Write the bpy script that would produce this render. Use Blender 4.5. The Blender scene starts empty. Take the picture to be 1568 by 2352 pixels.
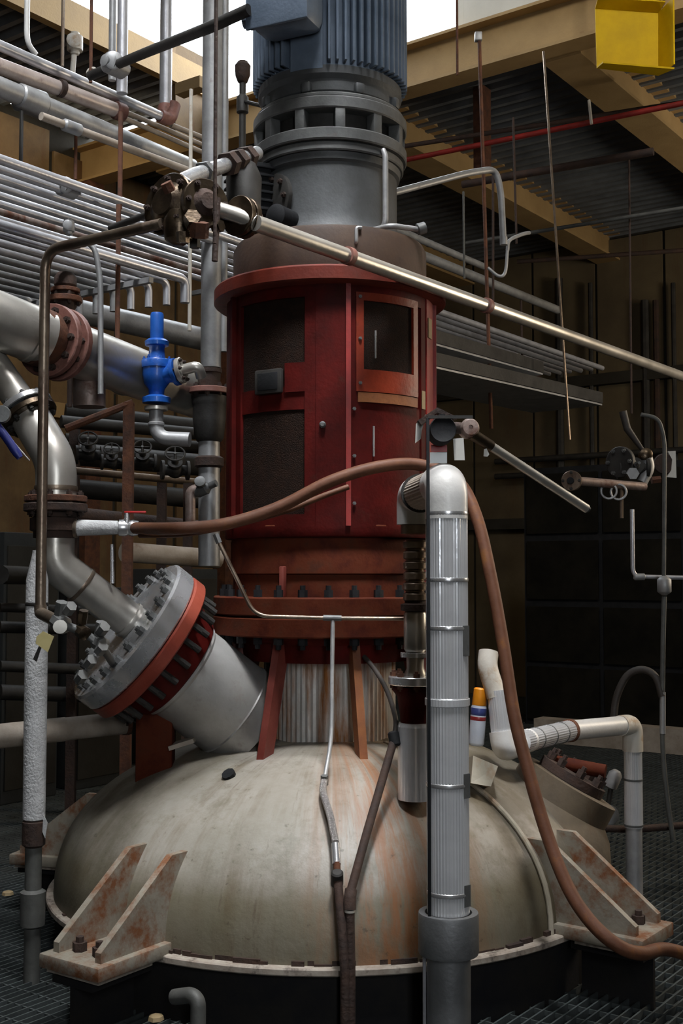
import bpy, bmesh, math, random
from mathutils import Vector as V, Matrix, Quaternion
random.seed(7)
C = bpy.context.scene.collection
SC = bpy.context.scene
PI = math.pi
sin, cos, rad = math.sin, math.cos, math.radians

# ------------------------------------------------------------ camera
F = 2700.0
PITCH = math.atan(144 / F)
EYE = 1.6
cd = bpy.data.cameras.new('camera')
cam = bpy.data.objects.new('camera', cd)
C.objects.link(cam)
cam.location = (0, 0, EYE)
cam.rotation_euler = (PI / 2 + PITCH, 0, 0)
cd.sensor_fit = 'VERTICAL'
cd.sensor_height = 36
cd.sensor_width = 24
cd.lens = F / 2352 * 36
cd.clip_start = 0.05
SC.camera = cam

# ------------------------------------------------------------ building axes
TH = rad(36)
E1 = V((sin(TH), cos(TH), 0))          # along the pipe racks, away to the right
E2 = V((cos(TH), -sin(TH), 0))         # across, towards the right
def st(s, t, z=0.0):
    p = E1 * s + E2 * t
    return V((p.x, p.y, z))

# ------------------------------------------------------------ world and lights
SC.view_settings.view_transform = 'Standard'
SC.view_settings.look = 'None'
SC.view_settings.gamma = 1
SC.view_settings.use_curve_mapping = False
SC.view_settings.exposure = 0.0
w = bpy.data.worlds.new('sky')
SC.world = w
w.use_nodes = True
bg = w.node_tree.nodes['Background']
bg.inputs[0].default_value = (0.86, 0.93, 1.0, 1)
bg.inputs[1].default_value = 11.0
try:
    SC.cycles.use_denoising = True
    SC.cycles.max_bounces = 6
    SC.cycles.diffuse_bounces = 3
    SC.cycles.glossy_bounces = 3
    SC.cycles.caustics_reflective = False
    SC.cycles.caustics_refractive = False
except Exception:
    pass

def area(name, loc, target, sx, sy, power, col, portal=False, spread=None):
    l = bpy.data.lights.new(name, 'AREA')
    l.shape = 'RECTANGLE'
    l.size, l.size_y = sx, sy
    l.energy = power
    l.color = col
    if spread:
        l.spread = spread
    if portal:
        l.cycles.is_portal = True
    o = bpy.data.objects.new(name, l)
    C.objects.link(o)
    o.location = loc
    d = (V(target) - V(loc)).normalized()
    o.rotation_euler = d.to_track_quat('-Z', 'Y').to_euler()
    return o

area('clerestory_portal', st(8.12, -6.0, 7.3), st(0, -6.0, 7.3), 3.0, 2.3, 1, (1, 1, 1), portal=True)
area('side_portal', st(7.15, -7.42, 7.4), st(7.15, 0, 7.4), 1.9, 2.1, 1, (1, 1, 1), portal=True)
area('skylight_over_vessel', (0.5, 2.9, 7.2), (-0.10, 4.8, 0.9), 0.8, 1.0, 24, (0.97, 0.98, 1.0), spread=rad(34))
area('rack_fill', (-1.2, 3.4, 7.9), (-1.5, 5.9, 3.2), 1.0, 1.4, 50, (0.93, 0.96, 1.0), spread=rad(60))  # unseen fill added to brighten the pipes and racks at left
area('right_fill', (2.5, 2.0, 7.7), (3.3, 8.5, 5.9), 1.2, 1.2, 75, (1.0, 0.97, 0.92), spread=rad(95))  # unseen fill added for the yellow hood and the tan beams
area('beam_fill', st(10.4, 1.2, 3.4), st(11.0, -4.5, 5.8), 1.0, 1.0, 40, (1.0, 0.90, 0.74), spread=rad(110))  # added uplight out of view, brightens the undersides of the roof beams
area('front_fill', (0.85, -2.4, 3.0), (0.2, 5.4, 1.4), 0.6, 2.8, 95, (0.9, 0.95, 1.0))  # added front fill behind the camera; no doorway is built there
area('bay_lamp', (4.6, 6.6, 3.0), (0.3, 4.4, 1.3), 0.5, 1.8, 80, (1.0, 0.84, 0.64))
area('left_wall_fill', st(6.5, -8.2, 5.6), st(9.0, -10.5, 2.0), 1.2, 1.2, 14, (1.0, 0.82, 0.55))  # added warm fill for the left wall and its columns
area('back_wall_fill', st(11.0, -0.9, 4.9), st(14.0, -3.2, 3.6), 1.0, 1.0, 26, (1.0, 0.80, 0.56))  # fill added outside the view to lift the far wall

# ------------------------------------------------------------ pixel rays to points in the room
def ray(px, py):
    u = (px - 784) / F
    v = (1176 - py) / F
    c, s = cos(PITCH), sin(PITCH)
    return V((u, c - v * s, s + v * c))
def at(px, py, Y):
    d = ray(px, py)
    t = Y / d.y
    return V((d.x * t, Y, EYE + d.z * t))
def atz(px, py, z):
    d = ray(px, py)
    t = (z - EYE) / d.z
    return V((d.x * t, d.y * t, z))

# ------------------------------------------------------------ materials
MATS = {}
def M(name, c1, c2=None, scale=5.0, rough=0.5, metal=0.0, rust=0.0, rustcol=(0.16, 0.055, 0.02), streak=False,
      bump=0.08, bscale=60.0, rscale=7.0, rvar=0.2, coat=0.0, spec=0.5):
    m = bpy.data.materials.new(name)
    m.use_nodes = True
    nt = m.node_tree
    N, L = nt.nodes, nt.links
    b = N['Principled BSDF']
    tc = N.new('ShaderNodeTexCoord')
    if c2 is None:
        c2 = tuple(x * 0.7 for x in c1)
    n1 = N.new('ShaderNodeTexNoise')
    n1.inputs['Scale'].default_value = scale
    n1.inputs['Detail'].default_value = 6
    n1.inputs['Roughness'].default_value = 0.65
    src = tc.outputs['Object']
    if streak:
        mp = N.new('ShaderNodeMapping')
        mp.inputs['Scale'].default_value = (1, 1, 0.12)
        L.new(src, mp.inputs['Vector'])
        ssrc = mp.outputs['Vector']
    else:
        ssrc = src
    L.new(src, n1.inputs['Vector'])
    r1 = N.new('ShaderNodeValToRGB')
    r1.color_ramp.elements[0].position = 0.35
    r1.color_ramp.elements[1].position = 0.65
    r1.color_ramp.elements[0].color = (*c2, 1)
    r1.color_ramp.elements[1].color = (*c1, 1)
    L.new(n1.outputs['Fac'], r1.inputs['Fac'])
    col = r1.outputs['Color']
    rr = N.new('ShaderNodeMapRange')
    rr.inputs['To Min'].default_value = max(0.03, rough - rvar / 2)
    rr.inputs['To Max'].default_value = min(1, rough + rvar / 2)
    L.new(n1.outputs['Fac'], rr.inputs['Value'])
    rsock = rr.outputs['Result']
    if rust > 0:
        n2 = N.new('ShaderNodeTexNoise')
        n2.inputs['Scale'].default_value = rscale
        n2.inputs['Detail'].default_value = 8
        n2.inputs['Roughness'].default_value = 0.7
        L.new(ssrc, n2.inputs['Vector'])
        r2 = N.new('ShaderNodeValToRGB')
        p = 0.75 - 0.45 * rust
        r2.color_ramp.elements[0].position = max(0, p - 0.07)
        r2.color_ramp.elements[1].position = min(1, p + 0.1)
        L.new(n2.outputs['Fac'], r2.inputs['Fac'])
        mx = N.new('ShaderNodeMix')
        mx.data_type = 'RGBA'
        L.new(r2.outputs['Color'], mx.inputs[0])
        L.new(col, mx.inputs[6])
        mx.inputs[7].default_value = (*rustcol, 1)
        col = mx.outputs[2]
        mr = N.new('ShaderNodeMix')
        L.new(r2.outputs['Color'], mr.inputs[0])
        L.new(rsock, mr.inputs[2])
        mr.inputs[3].default_value = 0.85
        rsock = mr.outputs[0]
        if metal > 0:
            mm = N.new('ShaderNodeMath')
            mm.operation = 'MULTIPLY_ADD'
            L.new(r2.outputs['Color'], mm.inputs[0])
            mm.inputs[1].default_value = -metal
            mm.inputs[2].default_value = metal
            L.new(mm.outputs[0], b.inputs['Metallic'])
    if not (rust > 0 and metal > 0):
        b.inputs['Metallic'].default_value = metal
    L.new(col, b.inputs['Base Color'])
    L.new(rsock, b.inputs['Roughness'])
    b.inputs['Specular IOR Level'].default_value = spec
    if coat:
        b.inputs['Coat Weight'].default_value = coat
    if bump > 0:
        n3 = N.new('ShaderNodeTexNoise')
        n3.inputs['Scale'].default_value = bscale
        n3.inputs['Detail'].default_value = 4
        L.new(src, n3.inputs['Vector'])
        bp = N.new('ShaderNodeBump')
        bp.inputs['Strength'].default_value = bump
        bp.inputs['Distance'].default_value = 0.02
        L.new(n3.outputs['Fac'], bp.inputs['Height'])
        L.new(bp.outputs['Normal'], b.inputs['Normal'])
    MATS[name] = m
    return m

M('dome_paint', (0.46, 0.41, 0.33), (0.30, 0.27, 0.20), 3.0, 0.55, rust=0.34, rustcol=(0.27, 0.14, 0.06), streak=True, rscale=5.0, bump=0.12, bscale=35)
M('lug_paint', (0.29, 0.26, 0.21), (0.20, 0.175, 0.135), 6, 0.6, rust=0.52, rustcol=(0.17, 0.06, 0.018), rscale=8)
M('black_skirt', (0.012, 0.012, 0.014), (0.02, 0.018, 0.016), 6, 0.85, spec=0.2)
M('rim_white', (0.42, 0.37, 0.31), (0.25, 0.2, 0.16), 12, 0.7, rust=0.35, rustcol=(0.05, 0.035, 0.03), rscale=14)
M('red_paint', (0.085, 0.006, 0.0045), (0.042, 0.004, 0.003), 7, 0.6, spec=0.10, rust=0.22, rustcol=(0.05, 0.018, 0.012), rscale=6)
M('orange_red', (0.22, 0.026, 0.008), (0.13, 0.016, 0.006), 8, 0.45, spec=0.3, rust=0.15, rustcol=(0.08, 0.02, 0.012))
M('flange_red', (0.16, 0.022, 0.010), (0.09, 0.014, 0.008), 5, 0.55, spec=0.3, rust=0.3, rustcol=(0.07, 0.03, 0.018), rscale=3)
M('rust_red', (0.12, 0.026, 0.009), (0.055, 0.011, 0.006), 9, 0.75, spec=0.12, rust=0.42, rustcol=(0.07, 0.022, 0.012), rscale=9)
M('salmon_red', (0.30, 0.06, 0.034), (0.20, 0.03, 0.016), 5, 0.42, rust=0.08)
M('manway_skin', (0.14, 0.105, 0.066), (0.085, 0.064, 0.042), 5, 0.7, rust=0.3, rustcol=(0.10, 0.06, 0.03), streak=True)
M('rib_red', (0.22, 0.05, 0.036), (0.14, 0.025, 0.018), 6, 0.5, rust=0.15)
M('rib_orange', (0.25, 0.085, 0.02), (0.15, 0.04, 0.014), 6, 0.6, rust=0.25, rustcol=(0.12, 0.03, 0.015))
M('mesh_guard', (0.022, 0.011, 0.007), (0.012, 0.007, 0.005), 30, 0.9, bump=0.4, bscale=220, spec=0.12)
M('brown_drum', (0.065, 0.034, 0.018), (0.035, 0.017, 0.010), 6, 0.7, rust=0.2, rustcol=(0.03, 0.014, 0.01))
M('steel_grey', (0.17, 0.172, 0.168), (0.10, 0.102, 0.10), 8, 0.5, 0.3, rust=0.12, rustcol=(0.10, 0.07, 0.05))
M('gearbox_grey', (0.095, 0.10, 0.105), (0.06, 0.062, 0.062), 5, 0.55, 0.2)
M('motor_blue', (0.17, 0.215, 0.28), (0.115, 0.15, 0.20), 6, 0.42, 0.1)
M('stainless', (0.60, 0.57, 0.52), (0.46, 0.43, 0.38), 4, 0.34, 0.65, bump=0.03)
M('bright_steel', (0.70, 0.70, 0.71), (0.56, 0.56, 0.57), 6, 0.27, 0.75, bump=0.02)
M('insul_jacket', (0.84, 0.85, 0.87), (0.72, 0.73, 0.75), 5, 0.17, 0.42, bump=0.03)
M('jacket_plain', (0.46, 0.455, 0.44), (0.33, 0.32, 0.30), 3, 0.46, 0.5, bump=0.05, rust=0.25, rustcol=(0.24, 0.21, 0.17))
M('neck_jacket', (0.62, 0.61, 0.58), (0.50, 0.49, 0.46), 5, 0.42, 0.3, rust=0.56, rustcol=(0.30, 0.12, 0.03), streak=True, rscale=12)
M('dull_jacket', (0.25, 0.255, 0.26), (0.19, 0.195, 0.2), 6, 0.5, 0.6)
M('pvc_white', (0.72, 0.71, 0.69), (0.64, 0.62, 0.59), 4, 0.35, rust=0.06, rustcol=(0.3, 0.2, 0.1))
M('pvc_stained', (0.66, 0.63, 0.57), (0.55, 0.5, 0.42), 5, 0.45, rust=0.34, rustcol=(0.36, 0.19, 0.05))
M('wrap_white', (0.60, 0.60, 0.60), (0.44, 0.44, 0.44), 12, 0.7, bump=0.35, bscale=90)
M('old_insulation', (0.42, 0.36, 0.30), (0.28, 0.23, 0.18), 6, 0.75, rust=0.2, rustcol=(0.16, 0.09, 0.05))
M('galvanised', (0.60, 0.60, 0.63), (0.46, 0.46, 0.49), 9, 0.36, 0.55, rust=0.1, rustcol=(0.16, 0.12, 0.09))
M('galv_dull', (0.40, 0.40, 0.40), (0.28, 0.28, 0.28), 9, 0.48, 0.4, rust=0.15, rustcol=(0.13, 0.09, 0.06))
M('rusty_pipe', (0.40, 0.33, 0.30), (0.24, 0.17, 0.14), 7, 0.5, 0.5, rust=0.48, rustcol=(0.13, 0.045, 0.022), rscale=6)
M('bronze_pipe', (0.30, 0.24, 0.18), (0.17, 0.12, 0.09), 6, 0.36, 0.8, rust=0.25, rustcol=(0.06, 0.03, 0.02))
M('rust', (0.15, 0.055, 0.025), (0.06, 0.025, 0.015), 14, 0.85, bump=0.25)
M('dark_rust', (0.055, 0.028, 0.018), (0.025, 0.015, 0.012), 14, 0.8, bump=0.25)
M('flange_pink', (0.30, 0.14, 0.11), (0.16, 0.06, 0.045), 8, 0.55, rust=0.3, rustcol=(0.07, 0.025, 0.015))
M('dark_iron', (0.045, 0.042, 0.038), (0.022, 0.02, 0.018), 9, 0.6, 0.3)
M('brass_dark', (0.13, 0.095, 0.06), (0.06, 0.042, 0.03), 10, 0.32, 0.85)
M('black', (0.010, 0.011, 0.012), (0.018, 0.018, 0.02), 9, 0.7, spec=0.2)
M('pole_grey', (0.13, 0.13, 0.12), (0.075, 0.075, 0.07), 9, 0.55, 0.2)
M('pipe_pale', (0.58, 0.50, 0.46), (0.42, 0.34, 0.31), 6, 0.42, 0.3, rust=0.3, rustcol=(0.17, 0.07, 0.04), rscale=5)
M('hose', (0.15, 0.062, 0.034), (0.095, 0.036, 0.017), 7, 0.6, spec=0.3, rust=0.3, rustcol=(0.22, 0.085, 0.015))
M('hose_dark', (0.05, 0.042, 0.036), (0.03, 0.024, 0.02), 9, 0.6)
M('braid', (0.50, 0.48, 0.46), (0.30, 0.28, 0.27), 120, 0.4, 0.8, bump=0.6, bscale=260)
M('blue_paint', (0.015, 0.125, 0.52), (0.008, 0.07, 0.34), 8, 0.42, coat=0.2)
M('tool_blue', (0.02, 0.03, 0.20), (0.015, 0.02, 0.12), 8, 0.4)
M('yellow_paint', (0.60, 0.385, 0.003), (0.50, 0.31, 0.002), 4, 0.6, spec=0.15, rust=0.08)
M('beam_tan', (0.40, 0.265, 0.115), (0.32, 0.205, 0.085), 3, 0.7, rust=0.1, rustcol=(0.22, 0.12, 0.05))
M('wall_tan', (0.15, 0.115, 0.062), (0.09, 0.066, 0.036), 1.2, 0.8, rust=0.25, rustcol=(0.10, 0.055, 0.025), streak=True, rscale=2.5)
M('tan_sheet', (0.19, 0.12, 0.052), (0.10, 0.06, 0.025), 2.5, 0.75, rust=0.3, rustcol=(0.13, 0.055, 0.02), streak=True, rscale=4)
M('wall_white', (0.62, 0.60, 0.54), (0.55, 0.53, 0.47), 2, 0.8)
M('deck_grey', (0.19, 0.205, 0.22), (0.115, 0.125, 0.135), 2.5, 0.7, 0.2)
M('wall_dark', (0.05, 0.046, 0.038), (0.03, 0.027, 0.022), 2, 0.9, spec=0.15)
M('block_dark', (0.017, 0.015, 0.011), (0.008, 0.0075, 0.006), 3, 0.95, spec=0.05)
M('concrete_dark', (0.035, 0.037, 0.036), (0.02, 0.022, 0.022), 3, 0.9)
M('grating', (0.10, 0.115, 0.115), (0.055, 0.062, 0.062), 6, 0.55, 0.4)
M('fire_red', (0.30, 0.02, 0.015), (0.16, 0.014, 0.01), 8, 0.5)
M('paper_white', (0.66, 0.65, 0.60), (0.56, 0.54, 0.50), 10, 0.7, bump=0)
M('paper_yellow', (0.52, 0.44, 0.20), (0.42, 0.34, 0.14), 10, 0.7, bump=0)
M('can_white', (0.50, 0.53, 0.58), (0.42, 0.45, 0.52), 6, 0.35)
M('can_blue', (0.05, 0.07, 0.22), (0.03, 0.04, 0.14), 6, 0.35)
M('can_red', (0.30, 0.03, 0.03), (0.2, 0.02, 0.02), 6, 0.35)
M('cap_orange', (0.80, 0.30, 0.012), (0.7, 0.24, 0.01), 6, 0.4)
M('bright_red', (0.55, 0.03, 0.03), (0.4, 0.02, 0.02), 6, 0.4)
M('tape_beige', (0.36, 0.27, 0.15), (0.28, 0.2, 0.1), 8, 0.7, bump=0)
M('dial_face', (0.60, 0.62, 0.62), (0.5, 0.52, 0.52), 6, 0.3, bump=0)

# the dome cladding: cream paint with olive blotches and stains that run down from the neck, shade painted on the left
def dome_material():
    m = MATS['dome_skin'] = bpy.data.materials.new('dome_skin')
    m.use_nodes = True
    nt = m.node_tree
    N, L = nt.nodes, nt.links
    b = N['Principled BSDF']
    tc = N.new('ShaderNodeTexCoord')
    sep = N.new('ShaderNodeSeparateXYZ')
    L.new(tc.outputs['Object'], sep.inputs[0])
    def math_(op, a, c=None):
        n = N.new('ShaderNodeMath'); n.operation = op
        for i, v in enumerate((a, c)):
            if v is None: continue
            if hasattr(v, 'is_linked'): L.new(v, n.inputs[i])
            else: n.inputs[i].default_value = v
        return n.outputs[0]
    ang = math_('ARCTAN2', sep.outputs[0], math_('MULTIPLY', sep.outputs[1], -1.0))
    cmb = N.new('ShaderNodeCombineXYZ')
    L.new(ang, cmb.inputs[0]); L.new(math_('MULTIPLY', sep.outputs[2], 0.16), cmb.inputs[2])
    def noise(vec, sc, det=7, ro=0.65):
        n = N.new('ShaderNodeTexNoise')
        n.inputs['Scale'].default_value = sc; n.inputs['Detail'].default_value = det; n.inputs['Roughness'].default_value = ro
        L.new(vec, n.inputs['Vector'])
        return n.outputs['Fac']
    def ramp(f, p0, p1):
        r = N.new('ShaderNodeMapRange'); r.inputs[1].default_value = p0; r.inputs[2].default_value = p1
        L.new(f, r.inputs[0])
        return r.outputs[0]
    def mix(f, a, c):
        n = N.new('ShaderNodeMix'); n.data_type = 'RGBA'
        if hasattr(f, 'is_linked'): L.new(f, n.inputs[0])
        else: n.inputs[0].default_value = f
        for i, v in ((6, a), (7, c)):
            if hasattr(v, 'is_linked'): L.new(v, n.inputs[i])
            else: n.inputs[i].default_value = (*v, 1)
        return n.outputs[2]
    obj_ = tc.outputs['Object']
    col = mix(ramp(noise(obj_, 2.2), 0.36, 0.62), (0.215, 0.195, 0.155), (0.315, 0.288, 0.25))
    col = mix(math_('MULTIPLY', ramp(noise(obj_, 6.0, 8, 0.75), 0.50, 0.66), 0.65), col, (0.145, 0.13, 0.09))
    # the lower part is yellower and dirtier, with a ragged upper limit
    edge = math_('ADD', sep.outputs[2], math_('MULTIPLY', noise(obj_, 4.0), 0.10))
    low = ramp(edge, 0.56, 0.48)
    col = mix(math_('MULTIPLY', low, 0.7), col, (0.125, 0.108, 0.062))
    # runs
    st_ = ramp(noise(cmb.outputs[0], 9.0, 8, 0.7), 0.47, 0.62)
    col = mix(math_('MULTIPLY', math_('MULTIPLY', st_, ramp(noise(obj_, 3.5), 0.35, 0.65)), 0.8), col, (0.11, 0.08, 0.042))
    # orange runs under the fittings on the right of the neck
    d1 = math_('ABSOLUTE', math_('SUBTRACT', ang, 0.24))
    zone = ramp(d1, 0.36, 0.04)
    st2 = ramp(noise(cmb.outputs[0], 17.0, 8, 0.7), 0.42, 0.56)
    col = mix(math_('MULTIPLY', math_('MULTIPLY', zone, st2), 0.7), col, (0.27, 0.092, 0.02))
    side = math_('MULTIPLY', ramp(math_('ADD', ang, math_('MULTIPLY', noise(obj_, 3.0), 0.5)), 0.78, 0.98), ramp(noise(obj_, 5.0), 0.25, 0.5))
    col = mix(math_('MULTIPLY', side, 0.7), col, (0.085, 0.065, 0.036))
    left_shade = math_('MULTIPLY', ramp(math_('ADD', ang, math_('MULTIPLY', noise(obj_, 3.0), 0.4)), -0.45, -0.72), ramp(noise(obj_, 5.0), 0.25, 0.55))  # shade on the left flank, painted into the colour
    col = mix(math_('MULTIPLY', left_shade, 0.6), col, (0.085, 0.072, 0.045))
    st3 = ramp(noise(cmb.outputs[0], 26.0, 6, 0.7), 0.60, 0.70)
    col = mix(math_('MULTIPLY', st3, 0.6), col, (0.075, 0.05, 0.028))
    sp = ramp(noise(obj_, 24.0, 3), 0.66, 0.74)
    col = mix(math_('MULTIPLY', sp, 0.6), col, (0.06, 0.045, 0.03))
    L.new(col, b.inputs['Base Color'])
    b.inputs['Roughness'].default_value = 0.52
    n3 = noise(obj_, 30.0, 5)
    bp = N.new('ShaderNodeBump'); bp.inputs['Strength'].default_value = 0.12; bp.inputs['Distance'].default_value = 0.02
    L.new(n3, bp.inputs['Height']); L.new(bp.outputs[0], b.inputs['Normal'])
dome_material()

# ------------------------------------------------------------ object helpers
ORG = {}
def finish(bm, name, mat, angle=38):
    bmesh.ops.recalc_face_normals(bm, faces=bm.faces)
    me = bpy.data.meshes.new(name)
    bm.to_mesh(me)
    bm.free()
    me.materials.append(MATS[mat])
    me.polygons.foreach_set('use_smooth', [True] * len(me.polygons))
    try:
        me.set_sharp_from_angle(angle=rad(angle))
    except Exception:
        pass
    return me
def tag(o, label, cat=None, group=None):
    if label:
        o['label'] = label
    if cat:
        o['category'] = cat
    if group:
        o['group'] = group
    return o
def obj(name, bm, mat, parent=None, label=None, cat=None, group=None, kind=None, angle=38):
    if parent is None:
        xs = [v.co.x for v in bm.verts]; ys = [v.co.y for v in bm.verts]; zs = [v.co.z for v in bm.verts]
        org = V(((min(xs) + max(xs)) / 2, (min(ys) + max(ys)) / 2, min(zs)))
    else:
        org = ORG[parent.name]
    bmesh.ops.translate(bm, vec=-org, verts=bm.verts)
    me = finish(bm, name, mat, angle)
    o = bpy.data.objects.new(name, me)
    C.objects.link(o)
    if parent is None:
        o.location = org
    else:
        o.parent = parent
    ORG[o.name] = org
    tag(o, label, cat, group)
    if kind:
        o['kind'] = kind
    return o
def thing(name, label, cat, loc, group=None):
    o = bpy.data.objects.new(name, None)
    o.empty_display_size = 0.1
    C.objects.link(o)
    o.location = loc
    ORG[o.name] = V(loc)
    return tag(o, label, cat, group)
def inst(name, me, p, d, parent, spin=0.0, label=None):
    """an object of a shared mesh standing at world point p with its z axis along d, a part of parent"""
    o = bpy.data.objects.new(name, me)
    C.objects.link(o)
    o.parent = parent
    o.location = V(p) - ORG[parent.name]
    q = V(d).normalized().to_track_quat('Z', 'Y')
    o.rotation_mode = 'QUATERNION'
    o.rotation_quaternion = q @ Quaternion((0, 0, 1), spin)
    if label:
        o['label'] = label
    return o

# ------------------------------------------------------------ mesh helpers
def B():
    return bmesh.new()
def axes(d):
    z = V(d).normalized()
    h = V((0, 0, 1)) if abs(z.z) < 0.95 else V((0, 1, 0))
    x = h.cross(z).normalized()
    return x, z.cross(x), z
def bend(pts, r=0.08, k=6):
    """round the corners of a polyline"""
    pts = [V(p) for p in pts]
    out = [pts[0]]
    for i in range(1, len(pts) - 1):
        a, b, c = pts[i - 1], pts[i], pts[i + 1]
        u, v = (a - b), (c - b)
        q = min(r, u.length * 0.48, v.length * 0.48)
        p0, p1 = b + u.normalized() * q, b + v.normalized() * q
        for j in range(k + 1):
            t = j / k
            out.append(p0 * (1 - t) ** 2 + b * 2 * t * (1 - t) + p1 * t * t)
    out.append(pts[-1])
    return out
def spline(pts, k=8):
    pts = [V(p) for p in pts]
    P = [pts[0] * 2 - pts[1]] + pts + [pts[-1] * 2 - pts[-2]]
    out = []
    for i in range(1, len(P) - 2):
        a, b, c, d = P[i - 1], P[i], P[i + 1], P[i + 2]
        for j in range(k):
            t = j / k
            out.append(0.5 * ((2 * b) + (c - a) * t + (2 * a - 5 * b + 4 * c - d) * t * t + (3 * b - a - 3 * c + d) * t ** 3))
    out.append(pts[-1])
    return out
def tube(bm, pts, r, n=14, caps=True, rib=0.0):
    """a pipe along pts; r a number or one radius per point; rib > 0 makes a corrugated jacket"""
    pts = [V(p) for p in pts]
    m = len(pts)
    R = r if isinstance(r, (list, tuple)) else [r] * m
    x = None
    rings = []
    for i in range(m):
        d = (pts[min(i + 1, m - 1)] - pts[max(i - 1, 0)])
        if d.length < 1e-9:
            d = V((0, 0, 1))
        d.normalize()
        if x is None:
            x, y, _ = axes(d)
        else:
            x = (x - d * x.dot(d)).normalized()
            y = d.cross(x)
        ring = []
        for j in range(n):
            a = 2 * PI * j / n
            rr = R[i] * (1 + (rib if j % 2 else -rib))
            ring.append(bm.verts.new(pts[i] + (x * cos(a) + y * sin(a)) * rr))
        rings.append(ring)
    for i in range(m - 1):
        for j in range(n):
            bm.faces.new((rings[i][j], rings[i][(j + 1) % n], rings[i + 1][(j + 1) % n], rings[i + 1][j]))
    if caps:
        bm.faces.new(rings[0][::-1])
        bm.faces.new(rings[-1])
    return bm
def lathe(bm, prof, o=(0, 0, 0), d=(0, 0, 1), n=32, rib=0.0):
    """revolve (radius, height) points about the axis d through o"""
    x, y, z = axes(d)
    o = V(o)
    rings = []
    for r, h in prof:
        c = o + z * h
        if r < 1e-6:
            rings.append([bm.verts.new(c)])
        else:
            rings.append([bm.verts.new(c + (x * cos(2 * PI * j / n) + y * sin(2 * PI * j / n)) * r * (1 + (rib if j % 2 else -rib))) for j in range(n)])
    for a, b in zip(rings, rings[1:]):
        for j in range(n):
            k = (j + 1) % n
            if len(a) == 1 and len(b) == 1:
                continue
            if len(a) == 1:
                bm.faces.new((a[0], b[k], b[j]))
            elif len(b) == 1:
                bm.faces.new((a[j], a[k], b[0]))
            else:
                bm.faces.new((a[j], a[k], b[k], b[j]))
    if len(rings[0]) > 1:
        bm.faces.new(rings[0][::-1])
    if len(rings[-1]) > 1:
        bm.faces.new(rings[-1])
    return bm
def cyl(bm, p0, p1, r, n=16):
    return tube(bm, [p0, p1], r, n)
def box(bm, c, sx, sy, sz, ax=None, bev=0.0):
    """a box centred at c; ax = its three axes"""
    X, Y, Z = ax if ax else (V((1, 0, 0)), V((0, 1, 0)), V((0, 0, 1)))
    c = V(c)
    vs = [bm.verts.new(c + X * sx * a / 2 + Y * sy * b / 2 + Z * sz * e / 2) for a in (-1, 1) for b in (-1, 1) for e in (-1, 1)]
    fs = [(0, 1, 3, 2), (4, 6, 7, 5), (0, 4, 5, 1), (2, 3, 7, 6), (0, 2, 6, 4), (1, 5, 7, 3)]
    faces = [bm.faces.new([vs[i] for i in f]) for f in fs]
    if bev > 0:
        es = list({e for f in faces for e in f.edges})
        bmesh.ops.bevel(bm, geom=es, offset=bev, segments=2, affect='EDGES', profile=0.5)
    return bm
def prism(bm, poly, off):
    """a flat polygon of 3D points given the thickness vector off"""
    off = V(off)
    a = [bm.verts.new(V(p) - off / 2) for p in poly]
    b = [bm.verts.new(V(p) + off / 2) for p in poly]
    n = len(a)
    bm.faces.new(a[::-1]); bm.faces.new(b)
    for i in range(n):
        bm.faces.new((a[i], a[(i + 1) % n], b[(i + 1) % n], b[i]))
    return bm
def ibeam(bm, p0, p1, w, h, t=0.025):
    """an I section from p0 to p1, measured from the middle of its bottom flange"""
    p0, p1 = V(p0), V(p1)
    d = (p1 - p0)
    L = d.length
    d.normalize()
    z = V((0, 0, 1))
    x = d.cross(z).normalized()
    m = (p0 + p1) / 2
    ax = (d, x, z)
    box(bm, m + z * t / 2, L, w, t, ax)
    box(bm, m + z * (h - t / 2), L, w, t, ax)
    box(bm, m + z * h / 2, L, t * 0.7, h - 2 * t, ax)
    return bm
def ring_torus(bm, c, d, R, r, n=28, m=8):
    x, y, z = axes(d)
    pts = [V(c) + (x * cos(2 * PI * j / n) + y * sin(2 * PI * j / n)) * R for j in range(n)]
    rings = []
    for j in range(n):
        a = 2 * PI * j / n
        e = x * cos(a) + y * sin(a)
        rings.append([bm.verts.new(pts[j] + (e * cos(2 * PI * k / m) + z * sin(2 * PI * k / m)) * r) for k in range(m)])
    for j in range(n):
        for k in range(m):
            bm.faces.new((rings[j][k], rings[j][(k + 1) % m], rings[(j + 1) % n][(k + 1) % m], rings[(j + 1) % n][k]))
    return bm

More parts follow.
